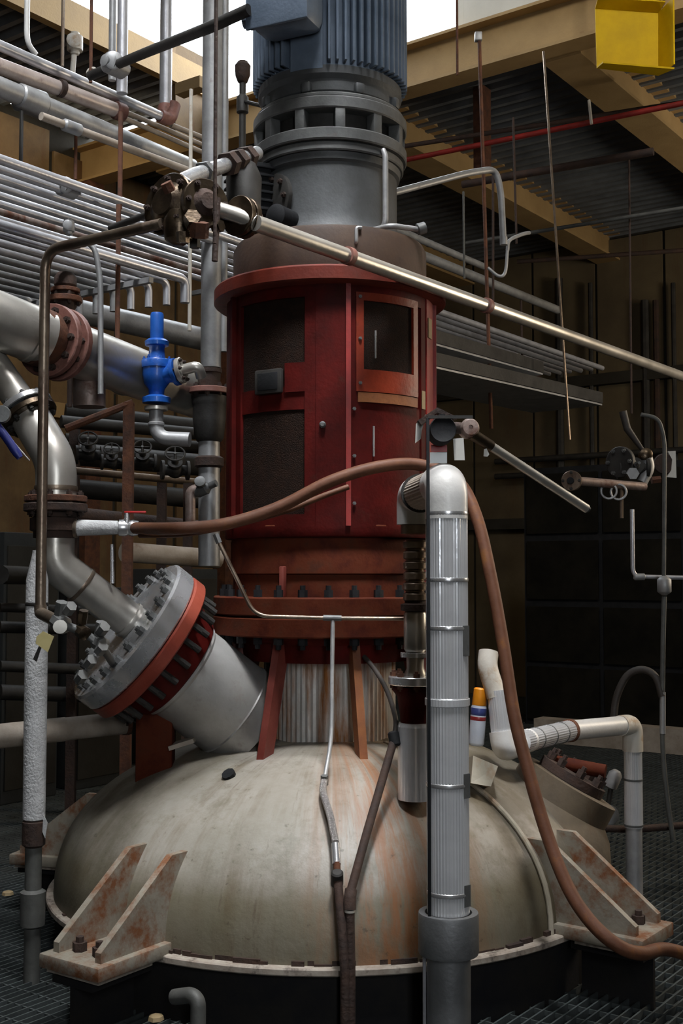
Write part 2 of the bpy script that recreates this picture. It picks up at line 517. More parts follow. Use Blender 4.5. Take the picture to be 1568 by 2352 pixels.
_b = {}
def bolt_mesh(r, h, mat, tip=0.55):
    key = (round(r, 4), round(h, 4), mat, tip)
    if key not in _b:
        bm = B()
        tube(bm, [(0, 0, 0), (0, 0, h * 0.62)], r, 6)
        tube(bm, [(0, 0, h * 0.6), (0, 0, h)], r * tip, 8)
        _b[key] = finish(bm, 'bolt', mat)
    return _b[key]
def bolts(parent, c, d, R, n, r, h, mat, phase=0.0, name='bolt', tip=0.55):
    x, y, z = axes(d)
    me = bolt_mesh(r, h, mat, tip)
    for i in range(n):
        a = phase + 2 * PI * i / n
        inst(name, me, V(c) + (x * cos(a) + y * sin(a)) * R, d, parent, spin=a * 3)
def flange(parent, c, d, R, th, mat, nb=8, boltmat='dark_rust', br=None, name='flange', back=True):
    """a pipe flange disc: from c along d, with its ring of bolts as pieces of it"""
    bm = B()
    e = th * 0.12
    lathe(bm, [(R * 0.45, 0), (R - e, 0), (R, e), (R, th - e), (R - e, th), (R * 0.45, th)], c, d, 28)
    f = obj(name, bm, mat, parent)
    if nb:
        br = br or R * 0.09
        bolts(f, V(c) + V(d).normalized() * th, d, R * 0.8, nb, br, br * 1.6, boltmat)
        if back:
            bolts(f, V(c), -V(d), R * 0.8, nb, br, br * 1.6, boltmat)
    return f
def hexnut(bm, c, d, r, h):
    z = V(d).normalized()
    return tube(bm, [V(c) - z * h / 2, V(c) + z * h / 2], r, 6)
def valve(parent, p, d, up, s, bodymat='dark_iron', wheelmat='dark_rust', wheel=True):
    """a hand valve: body along d with two end flanges, bonnet and wheel along up; s = half length"""
    p, d, up = V(p), V(d).normalized(), V(up).normalized()
    bm = B()
    lathe(bm, [(s * 0.42, -s), (s * 0.42, -s * 0.6), (s * 0.62, -s * 0.25), (s * 0.66, 0), (s * 0.62, s * 0.25), (s * 0.42, s * 0.6), (s * 0.42, s)], p, d, 20)
    lathe(bm, [(s * 0.46, s * 0.3), (s * 0.46, s * 0.75), (s * 0.6, s * 0.76), (s * 0.6, s * 0.95), (s * 0.3, s * 0.96), (s * 0.2, s * 1.3)], p, up, 18)
    b = obj('valve_body', bm, bodymat, parent)
    for e in (-1, 1):
        bm = B()
        lathe(bm, [(s * 0.40, 0), (s * 0.78, 0), (s * 0.78, s * 0.22), (s * 0.40, s * 0.22)], p + d * s * e * 0.9, d * e, 20)
        obj('end_flange', bm, bodymat, parent)
    bm = B()
    cyl(bm, p + up * s * 1.2, p + up * s * 2.0, s * 0.11, 8)
    obj('stem', bm, 'steel_grey', parent)
    if wheel:
        bm = B()
        c = p + up * s * 1.9
        ring_torus(bm, c, up, s * 0.75, s * 0.085, 24, 6)
        x, y, z = axes(up)
        for k in range(4):
            a = PI / 2 * k
            cyl(bm, c, c + (x * cos(a) + y * sin(a)) * s * 0.75, s * 0.06, 6)
        obj('handwheel', bm, wheelmat, parent)
    return b
def pipe(name, label, pts, r, mat, cat='pipe', group=None, n=14, rad_=None, parent=None):
    bm = B()
    tube(bm, bend(pts, rad_) if rad_ else pts, r, n)
    return obj(name, bm, mat, parent, label, cat, group)
def band(bm, c, d, r, w_):
    z = V(d).normalized()
    return lathe(bm, [(r * 0.96, -w_ / 2), (r, -w_ / 2), (r * 1.02, 0), (r, w_ / 2), (r * 0.96, w_ / 2)], c, z, 36)
def arc(bm, c, r0, r1, a0, a1, z0, z1, k=8):
    """a curved slab about the vertical axis through c; angles from the side facing the photographer, to the right"""
    def p(r, a, z):
        return V((c.x + r * sin(a), c.y - r * cos(a), z))
    L = []
    for i in range(k + 1):
        a = a0 + (a1 - a0) * i / k
        L.append([bm.verts.new(p(r, a, z)) for r, z in ((r0, z0), (r1, z0), (r1, z1), (r0, z1))])
    for A, D in zip(L, L[1:]):
        for i in range(4):
            bm.faces.new((A[i], A[(i + 1) % 4], D[(i + 1) % 4], D[i]))
    bm.faces.new(L[0][::-1]); bm.faces.new(L[-1])
    return bm

# ============================================================ THE BUILDING
SB, SF, TL, TR = 14.0, -4.0, -9.2, 5.0       # back, front, left and right walls
SH, TH_L = 8.08, -7.34                       # edges of the high bay
ZH = 8.5
BX = (E1, E2, V((0, 0, 1)))

def slab(bm, s0, s1, t0, t1, z0, z1):
    return box(bm, st((s0 + s1) / 2, (t0 + t1) / 2, (z0 + z1) / 2), s1 - s0, t1 - t0, z1 - z0, BX)

bm = B(); slab(bm, SF, SB, TL, TR, -0.30, -0.24)
floor = obj('floor', bm, 'concrete_dark', kind='structure')
bm = B()
t = TL + 0.02
while t < 2.6:
    slab(bm, 1.6, SB, t - 0.0035, t + 0.0035, -0.03, 0.0)
    t += 0.042
s = 1.6
while s < SB:
    slab(bm, s - 0.003, s + 0.003, TL, 2.6, -0.022, -0.004)
    s += 0.11
g = obj('grating_bars', bm, 'grating', floor)
g['kind'] = 'stuff'

def wall(name, mat, rects, panel=None, pmat=None):
    bm = B()
    for r in rects:
        slab(bm, *r)
    o = obj(name, bm, mat, kind='structure')
    return o
wb = wall('wall_back', 'wall_dark', [(SB, SB + 0.1, TL - 0.1, TR, -0.3, 5.98)])
x = TL + 0.4
while x < 1.0:
    bm = B(); slab(bm, SB - 0.03, SB, x, x + 0.86, 0.0, 5.86)
    obj('wall_panel', bm, 'wall_tan', wb)
    x += 0.9
wl = wall('wall_left', 'wall_dark', [(SF, SB, TL - 0.1, TL, -0.3, 6.18)])
x = 5.0
while x < SB - 0.9:
    bm = B(); slab(bm, x, x + 0.84, TL, TL + 0.03, 0.0, 6.05 if x < SH - 0.9 else 5.86)
    obj('wall_panel', bm, 'tan_sheet', wl)
    x += 0.9
wall('wall_right', 'wall_tan', [(SF, SB, TR, TR + 0.1, -0.3, ZH)])
wall('wall_front', 'wall_tan', [(SF - 0.1, SF, TL - 0.1, TR + 0.1, -0.3, ZH)])
# the raised bay: white wall over the cross beam, with the open window beside it
wall('wall_clerestory', 'wall_white', [(SH + 0.02, SH + 0.12, -4.66, TR, 5.95, ZH)])
wall('wall_bay_side', 'wall_tan', [(SF, 6.2, TH_L - 0.1, TH_L, 6.3, ZH)])
wall('ceiling_bay', 'wall_white', [(SF, SH + 0.12, TH_L - 0.1, TR, ZH, ZH + 0.1)])
bm = B(); slab(bm, SH + 0.03, SH + 0.09, -4.74, -4.66, 6.02, ZH); slab(bm, SH + 0.03, SH + 0.09, TH_L, -4.66, 8.36, ZH)
obj('window_1', bm, 'wall_white', kind='structure')
bm = B(); slab(bm, 7.55, SH, TH_L - 0.06, TH_L, 5.6, 6.42)
obj('wall_pier', bm, 'tan_sheet', kind='structure')

def deck(name, s0, s1, t0, t1, z, mat, pitch=0.17, dep=0.06):
    bm = B()
    prof = []
    s = s0
    while s < s1 - 1e-6:
        prof += [(s, z), (s + pitch * 0.3, z), (s + pitch * 0.5, z + dep), (s + pitch * 0.8, z + dep)]
        s += pitch
    prof.append((min(s, s1), z))
    a = [(bm.verts.new(st(p, t0, q)), bm.verts.new(st(p, t1, q))) for p, q in prof]
    for u, v in zip(a, a[1:]):
        bm.faces.new((u[0], u[1], v[1], v[0]))
    slab(bm, s0, s1, t0, t1, z + dep + 0.01, z + dep + 0.06)
    return obj(name, bm, mat, kind='structure', angle=20)
deck('ceiling', SH + 0.12, SB, TL, TR, 5.9, 'deck_grey')
deck('ceiling_left', SF, SH + 0.1, TL, TH_L, 6.13, 'deck_grey')

# tan roof steel
bm = B(); ibeam(bm, st(SH, TL, 5.6), st(SH, TR, 5.6), 0.22, 0.38)
obj('trim_1', bm, 'beam_tan', kind='structure')
bm = B(); slab(bm, SF, SH, TH_L - 0.05, TH_L + 0.03, 6.04, 6.30)
obj('trim_2', bm, 'beam_tan', kind='structure')
tA = atz(1053, 443, 5.58).dot(E2) + 0.16
tB = atz(1403, 269, 5.58).dot(E2) + 0.16
for n, tt in enumerate((2 * tA - tB, tA, tB, 2 * tB - tA)):
    bm = B(); ibeam(bm, st(SH + 0.10, tt, 5.58), st(SB, tt, 5.58), 0.32, 0.36)
    obj('trim_%d' % (n + 3), bm, 'beam_tan', kind='structure')
# wall steel
for n, zz in enumerate((2.2, 4.0)):
    bm = B(); slab(bm, SB - 0.16, SB - 0.03, TL, 1.0, zz, zz + 0.14)
    obj('trim_%d' % (n + 8), bm, 'wall_dark', kind='structure')
for n, (ss, tt) in enumerate(((6.3, TL + 0.12), (8.08, TL + 0.14), (10.2, TL + 0.12), (12.2, TL + 0.12))):
    bm = B(); slab(bm, ss - 0.1, ss + 0.1, tt - 0.09, tt + 0.1, 0, 5.6)
    obj('trim_%d' % (n + 10), bm, 'rust', kind='structure')
bm = B(); slab(bm, 6.2, SB - 0.1, TL + 0.05, TL + 0.16, 3.15, 3.3)
obj('trim_14', bm, 'beam_tan', kind='structure')
# dark low partition behind on the right
wp = wall('wall_partition', 'black', [(11.5, 11.56, -5.9, 0.5, 0, 2.75)])
x = -5.86
while x < 0.4:
    for z0, z1 in ((0.06, 0.62), (0.68, 1.26), (1.34, 1.96), (2.04, 2.68)):
        bm = B(); slab(bm, 11.47, 11.5, x, x + 0.82, z0, z1)
        obj('wall_panel', bm, 'block_dark', wp)
    x += 0.88

# ============================================================ THE REACTOR
VX, VY = -0.054, 5.4
AX = V((VX, VY, 0))
def pol(r, deg, z):
    """a point round the vessel axis; 0 degrees faces the photographer, positive to the right"""
    a = rad(deg)
    return V((VX + r * sin(a), VY - r * cos(a), z))
def radial(deg):
    a = rad(deg)
    return V((sin(a), -cos(a), 0))
def tangent(deg):
    a = rad(deg)
    return V((cos(a), sin(a), 0))
RD, ZR, HD = 1.20, 0.232, 0.66
def dome_z(r):
    return ZR + HD * max(0, 1 - (r / RD) ** 2.3) ** (1 / 2.3)

rv = thing('reactor_vessel', 'big domed reactor vessel in stained cream paint rising through the grating floor', 'reactor', (VX, VY, 0))
# dome, in gores that swell a little between their seams
SEAMS = sorted([-150, -108, -36, 45, 100, 150])
def gore(deg):
    for a, b in zip(SEAMS, SEAMS[1:] + [SEAMS[0] + 360]):
        d = deg if deg >= a else deg + 360
        if a <= d < b:
            return sin(PI * (d - a) / (b - a)) ** 0.6
    return 0
bm = B()
NA, NR = 144, 30
grid = []
for i in range(NR + 1):
    u = i / NR * PI / 2
    row = []
    c, s_ = cos(u) ** (2 / 2.3), sin(u) ** (2 / 2.3)
    r = RD * c
    z = ZR + HD * s_
    if r < 0.27:
        r = 0.27
    for j in range(NA):
        deg = j / NA * 360 - 180
        k = gore(deg) * 0.024 * min(1, r / 0.7) - 0.010
        nrm = V((cos(u), 0, sin(u)))
        row.append(bm.verts.new(pol(r + k * nrm.x, deg, z + k * nrm.z)))
    grid.append(row)
for a, b in zip(grid, grid[1:]):
    for j in range(NA):
        bm.faces.new((a[j], a[(j + 1) % NA], b[(j + 1) % NA], b[j]))
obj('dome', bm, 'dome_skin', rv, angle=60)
bm = B()
tube(bm, [pol(RD * cos(u) ** (2 / 2.3) + 0.004, 45, ZR + HD * sin(u) ** (2 / 2.3)) for u in [PI / 2 * i / 20 for i in range(18)]], 0.011, 8)
obj('dome_seam', bm, 'dome_paint', rv)
bm = B()
tube(bm, [pol(RD * cos(u) ** (2 / 2.3) + 0.004, -108, ZR + HD * sin(u) ** (2 / 2.3)) for u in [PI / 2 * i / 20 for i in range(18)]], 0.011, 8)
obj('dome_seam', bm, 'dome_paint', rv)
# torn edge of the cladding and the rim below it
bm = B(); lathe(bm, [(1.17, 0.205), (1.24, 0.205), (1.245, 0.21), (1.245, 0.228), (1.24, 0.233), (1.17, 0.235)], AX, (0, 0, 1), 128)
obj('rim', bm, 'rim_white', rv)
bm = B()
a = -80.0
while a < 80:
    w_ = random.uniform(1.0, 5.0)
    h_ = random.choice((0.004, 0.006, 0.010, 0.016))
    arc(bm, AX, 1.19, 1.208 + random.uniform(0, 0.016), rad(a), rad(a + w_), 0.225, 0.235 + h_, 3)
    a += w_ + random.choice((0, 0, 0.5, 4))
obj('torn_edge', bm, 'dark_rust', rv, kind='stuff')
bm = B(); lathe(bm, [(1.18, -0.24), (1.205, -0.2), (1.205, 0.2), (1.18, 0.206)], AX, (0, 0, 1), 96)
obj('skirt', bm, 'black_skirt', rv)
# small black hole in the cladding
bm = B(); p = at(452, 1848, 4.5)
rr_ = 0.74
p = pol(rr_, -33, dome_z(rr_) + 0.016)
lathe(bm, [(0.027, -0.02), (0.028, 0.0), (0.016, 0.001), (0.0, 0.001)], p, (-0.35, -0.5, 0.8), 9)
obj('chipped_patch', bm, 'black', rv)

# mounting lugs
def lug(deg, label=None):
    R_, T_ = radial(deg), tangent(deg)
    up = V((0, 0, 1))
    L = obj('mounting_lug', box(B(), pol(1.37, deg, 0.245), 0.36, 0.30, 0.05, (R_, T_, up), 0.006), 'lug_paint', rv, label)
    for e in (-1, 1):
        bm = B()
        o = T_ * (0.105 * e)
        prism(bm, [pol(1.10, deg, 0.27) + o, pol(1.51, deg, 0.27) + o, pol(1.51, deg, 0.305) + o, pol(1.16, deg, 0.57) + o, pol(1.06, deg, 0.57) + o], T_ * 0.028)
        obj('gusset', bm, 'lug_paint', L)
    me = bolt_mesh(0.026, 0.05, 'dark_rust')
    for e in (-1, 1):
        inst('bolt', me, pol(1.45, deg, 0.27) + T_ * 0.05 * e, up, L)
    obj('shim', box(B(), pol(1.40, deg, 0.212), 0.26, 0.26, 0.014, (R_, T_, up)), 'rim_white', L)
    bm = B(); ibeam(bm, pol(1.24, deg, -0.24), pol(1.53, deg, -0.24), 0.2, 0.44)
    obj('pedestal', bm, 'black_skirt', L)
    return L
lug(-35); lug(53); lug(-106); lug(143)

# neck under the drive
bm = B()
n_ = 150
lathe(bm, [(0.305, 0.86), (0.305, 0.872), (0.298, 0.874), (0.298, 1.215), (0.27, 1.22)], AX, (0, 0, 1), n_, rib=0.007)
obj('neck_jacket', bm, 'neck_jacket', rv, 'rust-streaked corrugated silver jacket', angle=8)
bm = B(); lathe(bm, [(0.40, 0.838), (0.36, 0.868), (0.31, 0.874), (0.28, 0.874)], AX, (0, 0, 1), 64)
obj('neck_collar', bm, 'dome_paint', rv)
for i in range(8):
    deg = -30 + 45 * i
    T_ = tangent(deg)
    zb = 0.742
    bm = B()
    prism(bm, [pol(0.52, deg, zb), pol(0.60, deg, zb - 0.03), pol(0.435, deg, 1.335), pol(0.355, deg, 1.335)], T_ * 0.034)
    obj('support_rib', bm, 'rib_orange' if i == 1 else 'rib_red', rv)

# big angled nozzle with its bolted flanges
ND = V((-0.735, -0.32, 0.60)).normalized()
N0 = at(415, 1540, 5.1)
bm = B()
lathe(bm, [(0.2193, -0.40), (0.2193, -0.30), (0.2226, -0.295), (0.2172, -0.29), (0.2172, -0.012), (0.2268, 0.0), (0.2268, 0.012), (0.1605, 0.014)], N0, ND, 72)
obj('angled_nozzle', bm, 'jacket_plain', rv, 'dull silver clad nozzle slanting out of the dome')
bm = B(); lathe(bm, [(0.2033, 0.0), (0.2408, 0.02), (0.2696, 0.1), (0.2782, 0.15), (0.214, 0.15)], N0, ND, 48)
neckf = obj('nozzle_neck', bm, 'red_paint', rv)
bm = B(); lathe(bm, [(0.214, 0.15), (0.3403, 0.15), (0.3488, 0.157), (0.3488, 0.203), (0.3403, 0.21), (0.214, 0.21)], N0, ND, 64)
fl = obj('flange', bm, 'salmon_red', rv, 'salmon red painted flange ring')
bolts(fl, N0 + ND * 0.15, -ND, 0.305, 24, 0.014, 0.085, 'dark_iron', name='stud', tip=1.0)
bm = B(); lathe(bm, [(0.0856, 0.214), (0.3403, 0.214), (0.3488, 0.222), (0.3488, 0.292), (0.3381, 0.302), (0.214, 0.302), (0.2033, 0.296), (0.0856, 0.296)], N0, ND, 64)
bf = obj('blind_flange', bm, 'bright_steel', rv, 'bright stainless blind flange')
bolts(bf, N0 + ND * 0.302, ND, 0.291, 24, 0.0195, 0.034, 'steel_grey')

# red lifting lug and flat plate on the left shoulder
bm = B(); box(bm, at(357, 1712, 5.06), 0.155, 0.10, 0.31, None, 0.006)
obj('lifting_lug', bm, 'rust_red', rv)
bm = B(); box(bm, at(420, 1706, 5.05) , 0.11, 0.12, 0.018, (V((0.95, 0, 0.3)).normalized(), V((0, 1, 0)), V((-0.3, 0, 0.95)).normalized()))
obj('lifting_plate', bm, 'old_insulation', rv)

# insulated nozzles on the right shoulder
p0 = V((0.868, 5.15, 0.50))
d0 = V((0.50, -0.02, 0.86)).normalized()
bm = B(); lathe(bm, [(0.36, -0.12), (0.335, 0.0), (0.27, 0.10), (0.225, 0.14), (0.222, 0.235), (0.10, 0.24)], p0, d0, 56)
hw = obj('manway', bm, 'manway_skin', rv)
bm = B(); lathe(bm, [(0.1, 0.24), (0.15, 0.24), (0.15, 0.28), (0.1, 0.282)], p0, d0, 32)
mf = obj('manway_cover', bm, 'dark_rust', rv)
bolts(mf, p0 + d0 * 0.282, d0, 0.12, 8, 0.02, 0.05, 'dark_rust')
bm = B(); cyl(bm, p0 + d0 * 0.33 + V((-0.12, 0.05, 0)), p0 + d0 * 0.33 + V((0.10, -0.04, -0.03)), 0.03, 10)
obj('swing_bolt', bm, 'rust_red', rv)
bm = B(); prism(bm, [at(1080, 1738, 4.85), at(1136, 1762, 4.85), at(1120, 1808, 4.8), at(1075, 1800, 4.8)], V((0.0, 0.2, -0.04)))
obj('insulation_box', bm, 'dome_paint', rv)

# ---------------------------------------------------------- drive stand
ds = thing('agitator_stand', 'red painted round drive stand with mesh guards standing on the vessel neck', 'machine stand', (VX, VY, 1.22))
bm = B(); lathe(bm, [(0.26, 1.22), (0.40, 1.222), (0.41, 1.30), (0.45, 1.335), (0.3, 1.335)], AX, (0, 0, 1), 64)
obj('hub', bm, 'red_paint', ds)
for z0, z1, nm in ((1.335, 1.418, 'lower_flange'), (1.424, 1.505, 'upper_flange')):
    bm = B(); lathe(bm, [(0.3, z0), (0.524, z0), (0.53, z0 + 0.006), (0.53, z1 - 0.006), (0.524, z1), (0.3, z1)], AX, (0, 0, 1), 80)
    f_ = obj(nm, bm, 'rust_red', ds)
    bolts(f_, V((VX, VY, z1 if z1 > 1.45 else z0)), (0, 0, 1 if z1 > 1.45 else -1), 0.485, 28, 0.021, 0.05, 'black')
bm = B(); lathe(bm, [(0.2, 1.505), (0.44, 1.505), (0.44, 1.60), (0.452, 1.605), (0.452, 1.745), (0.44, 1.775), (0.2, 1.775)], AX, (0, 0, 1), 80)
obj('base_drum', bm, 'rust_red', ds)
for i in range(4):
    deg = -24.8 + 90 * i
    obj('stiffener', box(B(), pol(0.463, deg, 1.57), 0.03, 0.022, 0.13, (radial(deg), tangent(deg), V((0, 0, 1))), 0.004), 'rib_red', ds)
for i in range(12):
    deg = -2 + 30 * i
    obj('clamp_block', box(B(), pol(0.462, deg, 1.793), 0.03, 0.05, 0.036, (radial(deg), tangent(deg), V((0, 0, 1))), 0.004), 'rust_red', ds)
bm = B(); lathe(bm, [(0.06, 1.76), (0.475, 1.76), (0.478, 1.765), (0.478, 1.805), (0.06, 1.81)], AX, (0, 0, 1), 80)
obj('lower_ring', bm, 'red_paint', ds)
bm = B(); lathe(bm, [(0.06, 2.83), (0.522, 2.832), (0.535, 2.842), (0.535, 2.895), (0.527, 2.904), (0.2, 2.904)], AX, (0, 0, 1), 96)
obj('top_flange', bm, 'flange_red', ds, 'wide red top flange')
bm = B(); lathe(bm, [(0.10, 1.8), (0.10, 2.2), (0.19, 2.21), (0.19, 2.5), (0.10, 2.51), (0.10, 2.84)], AX, (0, 0, 1), 32)
obj('coupling', bm, 'dark_iron', ds)
Z0, Z1 = 1.805, 2.832
for i in range(5):
    c = 2 + 72 * i
    bm = B(); arc(bm, AX, 0.452, 0.478, rad(c - 8.5), rad(c + 8.5), Z0, Z1, 5)
    obj('post', bm, 'fire_red' if i == 1 else 'red_paint', ds)  # right post in brighter red: light from the right put into its colour
    bm = B(); arc(bm, AX, 0.455, 0.492, rad(c + 6.5), rad(c + 9), Z0, Z1, 1)
    obj('post_edge', bm, 'fire_red' if i < 2 else 'red_paint', ds)  # front and right edges carry the same painted light
    a0, a1 = c + 8.5, c + 63.5
    bm = B(); arc(bm, AX, 0.450, 0.458, rad(a0), rad(a1), Z0, Z1, 12)
    obj('guard_mesh', bm, 'mesh_guard', ds)
    bm = B()
    zm0, zm1 = 2.375, 2.50
    fm = 'red_paint'
    arc(bm, AX, 0.457, 0.472, rad(a0), rad(a1), 2.78, Z1, 10)
    arc(bm, AX, 0.457, 0.472, rad(a0), rad(a1), Z0, Z0 + 0.05, 10)
    if i == 0:
        arc(bm, AX, 0.457, 0.466, rad(a0), rad(a1), Z0 + 0.05, 2.40, 10)
    else:
        arc(bm, AX, 0.457, 0.472, rad(a1 - 17), rad(a1 - 2), zm0 + 0.0, zm1, 8)
        arc(bm, AX, 0.457, 0.464, rad(a0), rad(a1), 2.30, 2.40, 8)
    arc(bm, AX, 0.457, 0.472, rad(a0), rad(a0 + 6), Z0, Z1, 2)
    arc(bm, AX, 0.457, 0.472, rad(a1 - 6), rad(a1), Z0, Z1, 2)
    obj('guard_frame', bm, fm, ds)
# bright framed window on the right guard
bm = B()
for q in ((14, 54, 2.765, 2.80), (14, 54, 2.375, 2.47), (14, 18, 2.40, 2.79), (50, 54, 2.40, 2.79)):
    arc(bm, AX, 0.468, 0.482, rad(q[0]), rad(q[1]), q[2], q[3], 8)
iw = obj('inspection_window', bm, 'orange_red', ds, 'bright orange-red inspection window frame')
bm = B(); arc(bm, AX, 0.460, 0.470, rad(18), rad(50), 2.47, 2.765, 8)
obj('window_mesh', bm, 'mesh_guard', iw)
bm = B(); arc(bm, AX, 0.468, 0.480, rad(15), rad(54), 2.33, 2.372, 8)
obj('hinge_plate', bm, 'rib_orange', ds)
for z0, z1, dg in ((2.52, 2.64, 24.6), (2.1, 2.23, 23.5)):
    bm = B(); cyl(bm, pol(0.478, dg, z0), pol(0.478, dg, z1), 0.004, 8)
    obj('latch_rod', bm, 'bright_steel', ds)
me = bolt_mesh(0.008, 0.01, 'steel_grey')
for z in (2.41, 2.6, 2.78):
    inst('screw', me, pol(0.482, 16, z), radial(16), ds)
for z in (1.9, 2.1, 2.3):
    inst('screw', me, pol(0.478, 13, z), radial(13), ds)
bm = B(); box(bm, pol(0.478, -32.5, 2.425), 0.02, 0.14, 0.105, (radial(-32.5), tangent(-32.5), V((0, 0, 1))), 0.006)
ip = obj('name_plate', bm, 'dark_iron', ds)
bm = B(); box(bm, pol(0.489, -32.5, 2.425), 0.006, 0.105, 0.075, (radial(-32.5), tangent(-32.5), V((0, 0, 1))), 0.002)
obj('plate_face', bm, 'black', ip)
bm = B(); lathe(bm, [(0.014, 0), (0.014, 0.015), (0.008, 0.022), (0, 0.022)], pol(0.476, -3, 2.23), radial(-3), 14)
obj('knob', bm, 'steel_grey', ds)
for dg, z0, z1, wdt in ((70, 2.66, 2.75, 0.05), (60, 2.33, 2.41, 0.03)):
    obj('tape_patch', box(B(), pol(0.481, dg, (z0 + z1) / 2), 0.003, wdt, z1 - z0, (radial(dg), tangent(dg), V((0, 0, 1)))), 'tape_beige', ds)

# ---------------------------------------------------------- brown drum and gearbox
gb = thing('gearbox', 'dusty grey gearbox with flanged rings above the brown drum', 'gearbox', (VX, VY, 2.905))
bm = B(); lathe(bm, [(0.2, 2.906), (0.445, 2.906), (0.447, 2.912), (0.447, 3.075), (0.435, 3.1), (0.30, 3.112)], AX, (0, 0, 1), 72)
obj('base_drum', bm, 'brown_drum', gb, 'rusty brown drum under the gearbox')
bm = B(); lathe(bm, [(0.34, 3.105), (0.325, 3.14), (0.312, 3.2), (0.312, 3.42), (0.325, 3.43), (0.33, 3.46), (0.30, 3.465)], AX, (0, 0, 1), 64)
obj('housing', bm, 'gearbox_grey', gb)
for z0, z1, r_ in ((3.462, 3.502, 0.343), (3.505, 3.560, 0.358), (3.645, 3.70, 0.358), (3.70, 3.722, 0.345)):
    bm = B(); lathe(bm, [(0.26, z0), (r_ - 0.005, z0), (r_, z0 + 0.006), (r_, z1 - 0.006), (r_ - 0.005, z1), (0.26, z1)], AX, (0, 0, 1), 80)
    obj('ring_flange', bm, 'steel_grey', gb)
bm = B(); lathe(bm, [(0.29, 3.545), (0.29, 3.65)], AX, (0, 0, 1), 48)
obj('lantern_core', bm, 'dark_iron', gb)
for i in range(12):
    deg = 8 + 30 * i
    obj('lantern_post', box(B(), pol(0.325, deg, 3.597), 0.055, 0.045, 0.1, (radial(deg), tangent(deg), V((0, 0, 1))), 0.004), 'steel_grey', gb)
bm = B(); tube(bm, bend([pol(0.35, 43, 3.49), pol(0.365, 43, 3.46), pol(0.365, 43, 3.16), pol(0.34, 43, 3.13)], 0.02), 0.013, 10)
obj('oil_pipe', bm, 'galv_dull', gb)
dc = obj('drain_cock', tube(B(), bend([pol(0.33, 36, 3.125), pol(0.42, 40, 3.128), pol(0.46, 58, 3.135)], 0.03), 0.012, 10), 'galv_dull', gb)
bm = B(); lathe(bm, [(0.012, -0.02), (0.026, -0.015), (0.026, 0.02), (0.0, 0.03)], pol(0.47, 60, 3.14), V((0.8, 0.2, 0.3)), 12)
obj('cock_knob', bm, 'steel_grey', dc)
bm = B(); tube(bm, bend([pol(0.435, 15, 3.02), pol(0.455, 15, 3.02), pol(0.455, 15, 3.085), pol(0.455, 18, 3.085)], 0.015), 0.008, 8)
obj('pipe_hook', bm, 'galv_dull', gb)
bm = B(); lathe(bm, [(0.12, 0), (0.12, 0.02), (0.11, 0.025), (0.0, 0.03)], pol(0.30, -52, 3.28), radial(-52), 28)
sp = obj('side_port', bm, 'dark_iron', gb)
bolts(sp, pol(0.325, -52, 3.28), radial(-52), 0.095, 8, 0.013, 0.02, 'dark_rust')
bm = B(); box(bm, pol(0.40, -65, 3.33), 0.16, 0.15, 0.24, (radial(-65), tangent(-65), V((0, 0, 1))), 0.012)
ob = obj('oil_cooler', bm, 'black', gb, 'black finned block on the left side')
for i in range(6):
    obj('fin', box(B(), pol(0.40, -65, 3.235 + 0.038 * i), 0.185, 0.172, 0.012, (radial(-65), tangent(-65), V((0, 0, 1))), 0.002), 'black', ob)
bm = B(); lathe(bm, [(0.05, -0.12), (0.052, 0), (0.03, 0.012), (0.0, 0.012)], pol(0.42, -34, 3.165), radial(-34), 20)
obj('plug', bm, 'black', gb)

# ---------------------------------------------------------- motor
mo = thing('electric_motor', 'blue-grey finned electric motor standing upright on the gearbox', 'motor', (VX, VY, 3.722))
bm = B(); lathe(bm, [(0.24, 3.722), (0.30, 3.724), (0.318, 3.74), (0.318, 3.79), (0.335, 3.81), (0.335, 3.845), (0.30, 3.86)], AX, (0, 0, 1), 64)
obj('end_bell', bm, 'gearbox_grey', mo)
for deg in (-150, -112, -62, -18, 24, 66, 110, 158):
    obj('mounting_foot', box(B(), pol(0.318, deg, 3.75), 0.05, 0.045, 0.05, (radial(deg), tangent(deg), V((0, 0, 1))), 0.01), 'gearbox_grey', mo)
bm = B(); lathe(bm, [(0.2, 3.84), (0.312, 3.845), (0.312, 4.86), (0.2, 4.87)], AX, (0, 0, 1), 64)
obj('stator_body', bm, 'motor_blue', mo)
bm = B(); box(bm, (0.334, 0, 0.46), 0.055, 0.013, 0.92, None, 0.003)
fin = finish(bm, 'cooling_fin', 'motor_blue')
for i in range(60):
    deg = -180 + 6 * i
    if -32 < deg < -4:
        continue
    o = inst('cooling_fin', fin, V((VX, VY, 3.86)), (0, 0, 1), mo)
    o.rotation_mode = 'XYZ'
    o.rotation_euler = (0, 0, rad(deg - 90))
bm = B(); arc(bm, AX, 0.30, 0.336, rad(-31), rad(-5), 3.83, 4.84, 6)
obj('frame_pad', bm, 'motor_blue', mo)
bm = B(); lathe(bm, [(0.2, 4.87), (0.365, 4.84), (0.365, 5.1), (0.30, 5.16), (0, 5.17)], AX, (0, 0, 1), 64)
obj('fan_cowl', bm, 'motor_blue', mo)
tb = obj('terminal_box', box(B(), pol(0.43, -25, 4.14), 0.19, 0.29, 0.36, (radial(-25), tangent(-25), V((0, 0, 1))), 0.05), 'motor_blue', mo)
obj('box_lid', box(B(), pol(0.532, -25, 4.14), 0.016, 0.30, 0.37, (radial(-25), tangent(-25), V((0, 0, 1))), 0.006), 'motor_blue', tb)
bm = B(); lathe(bm, [(0.045, 0), (0.045, 0.03), (0.034, 0.035), (0.034, 0.06), (0, 0.06)], pol(0.45, -46, 4.06), V((-0.95, 0.2, -0.05)), 16)
obj('conduit_hub', bm, 'motor_blue', tb)

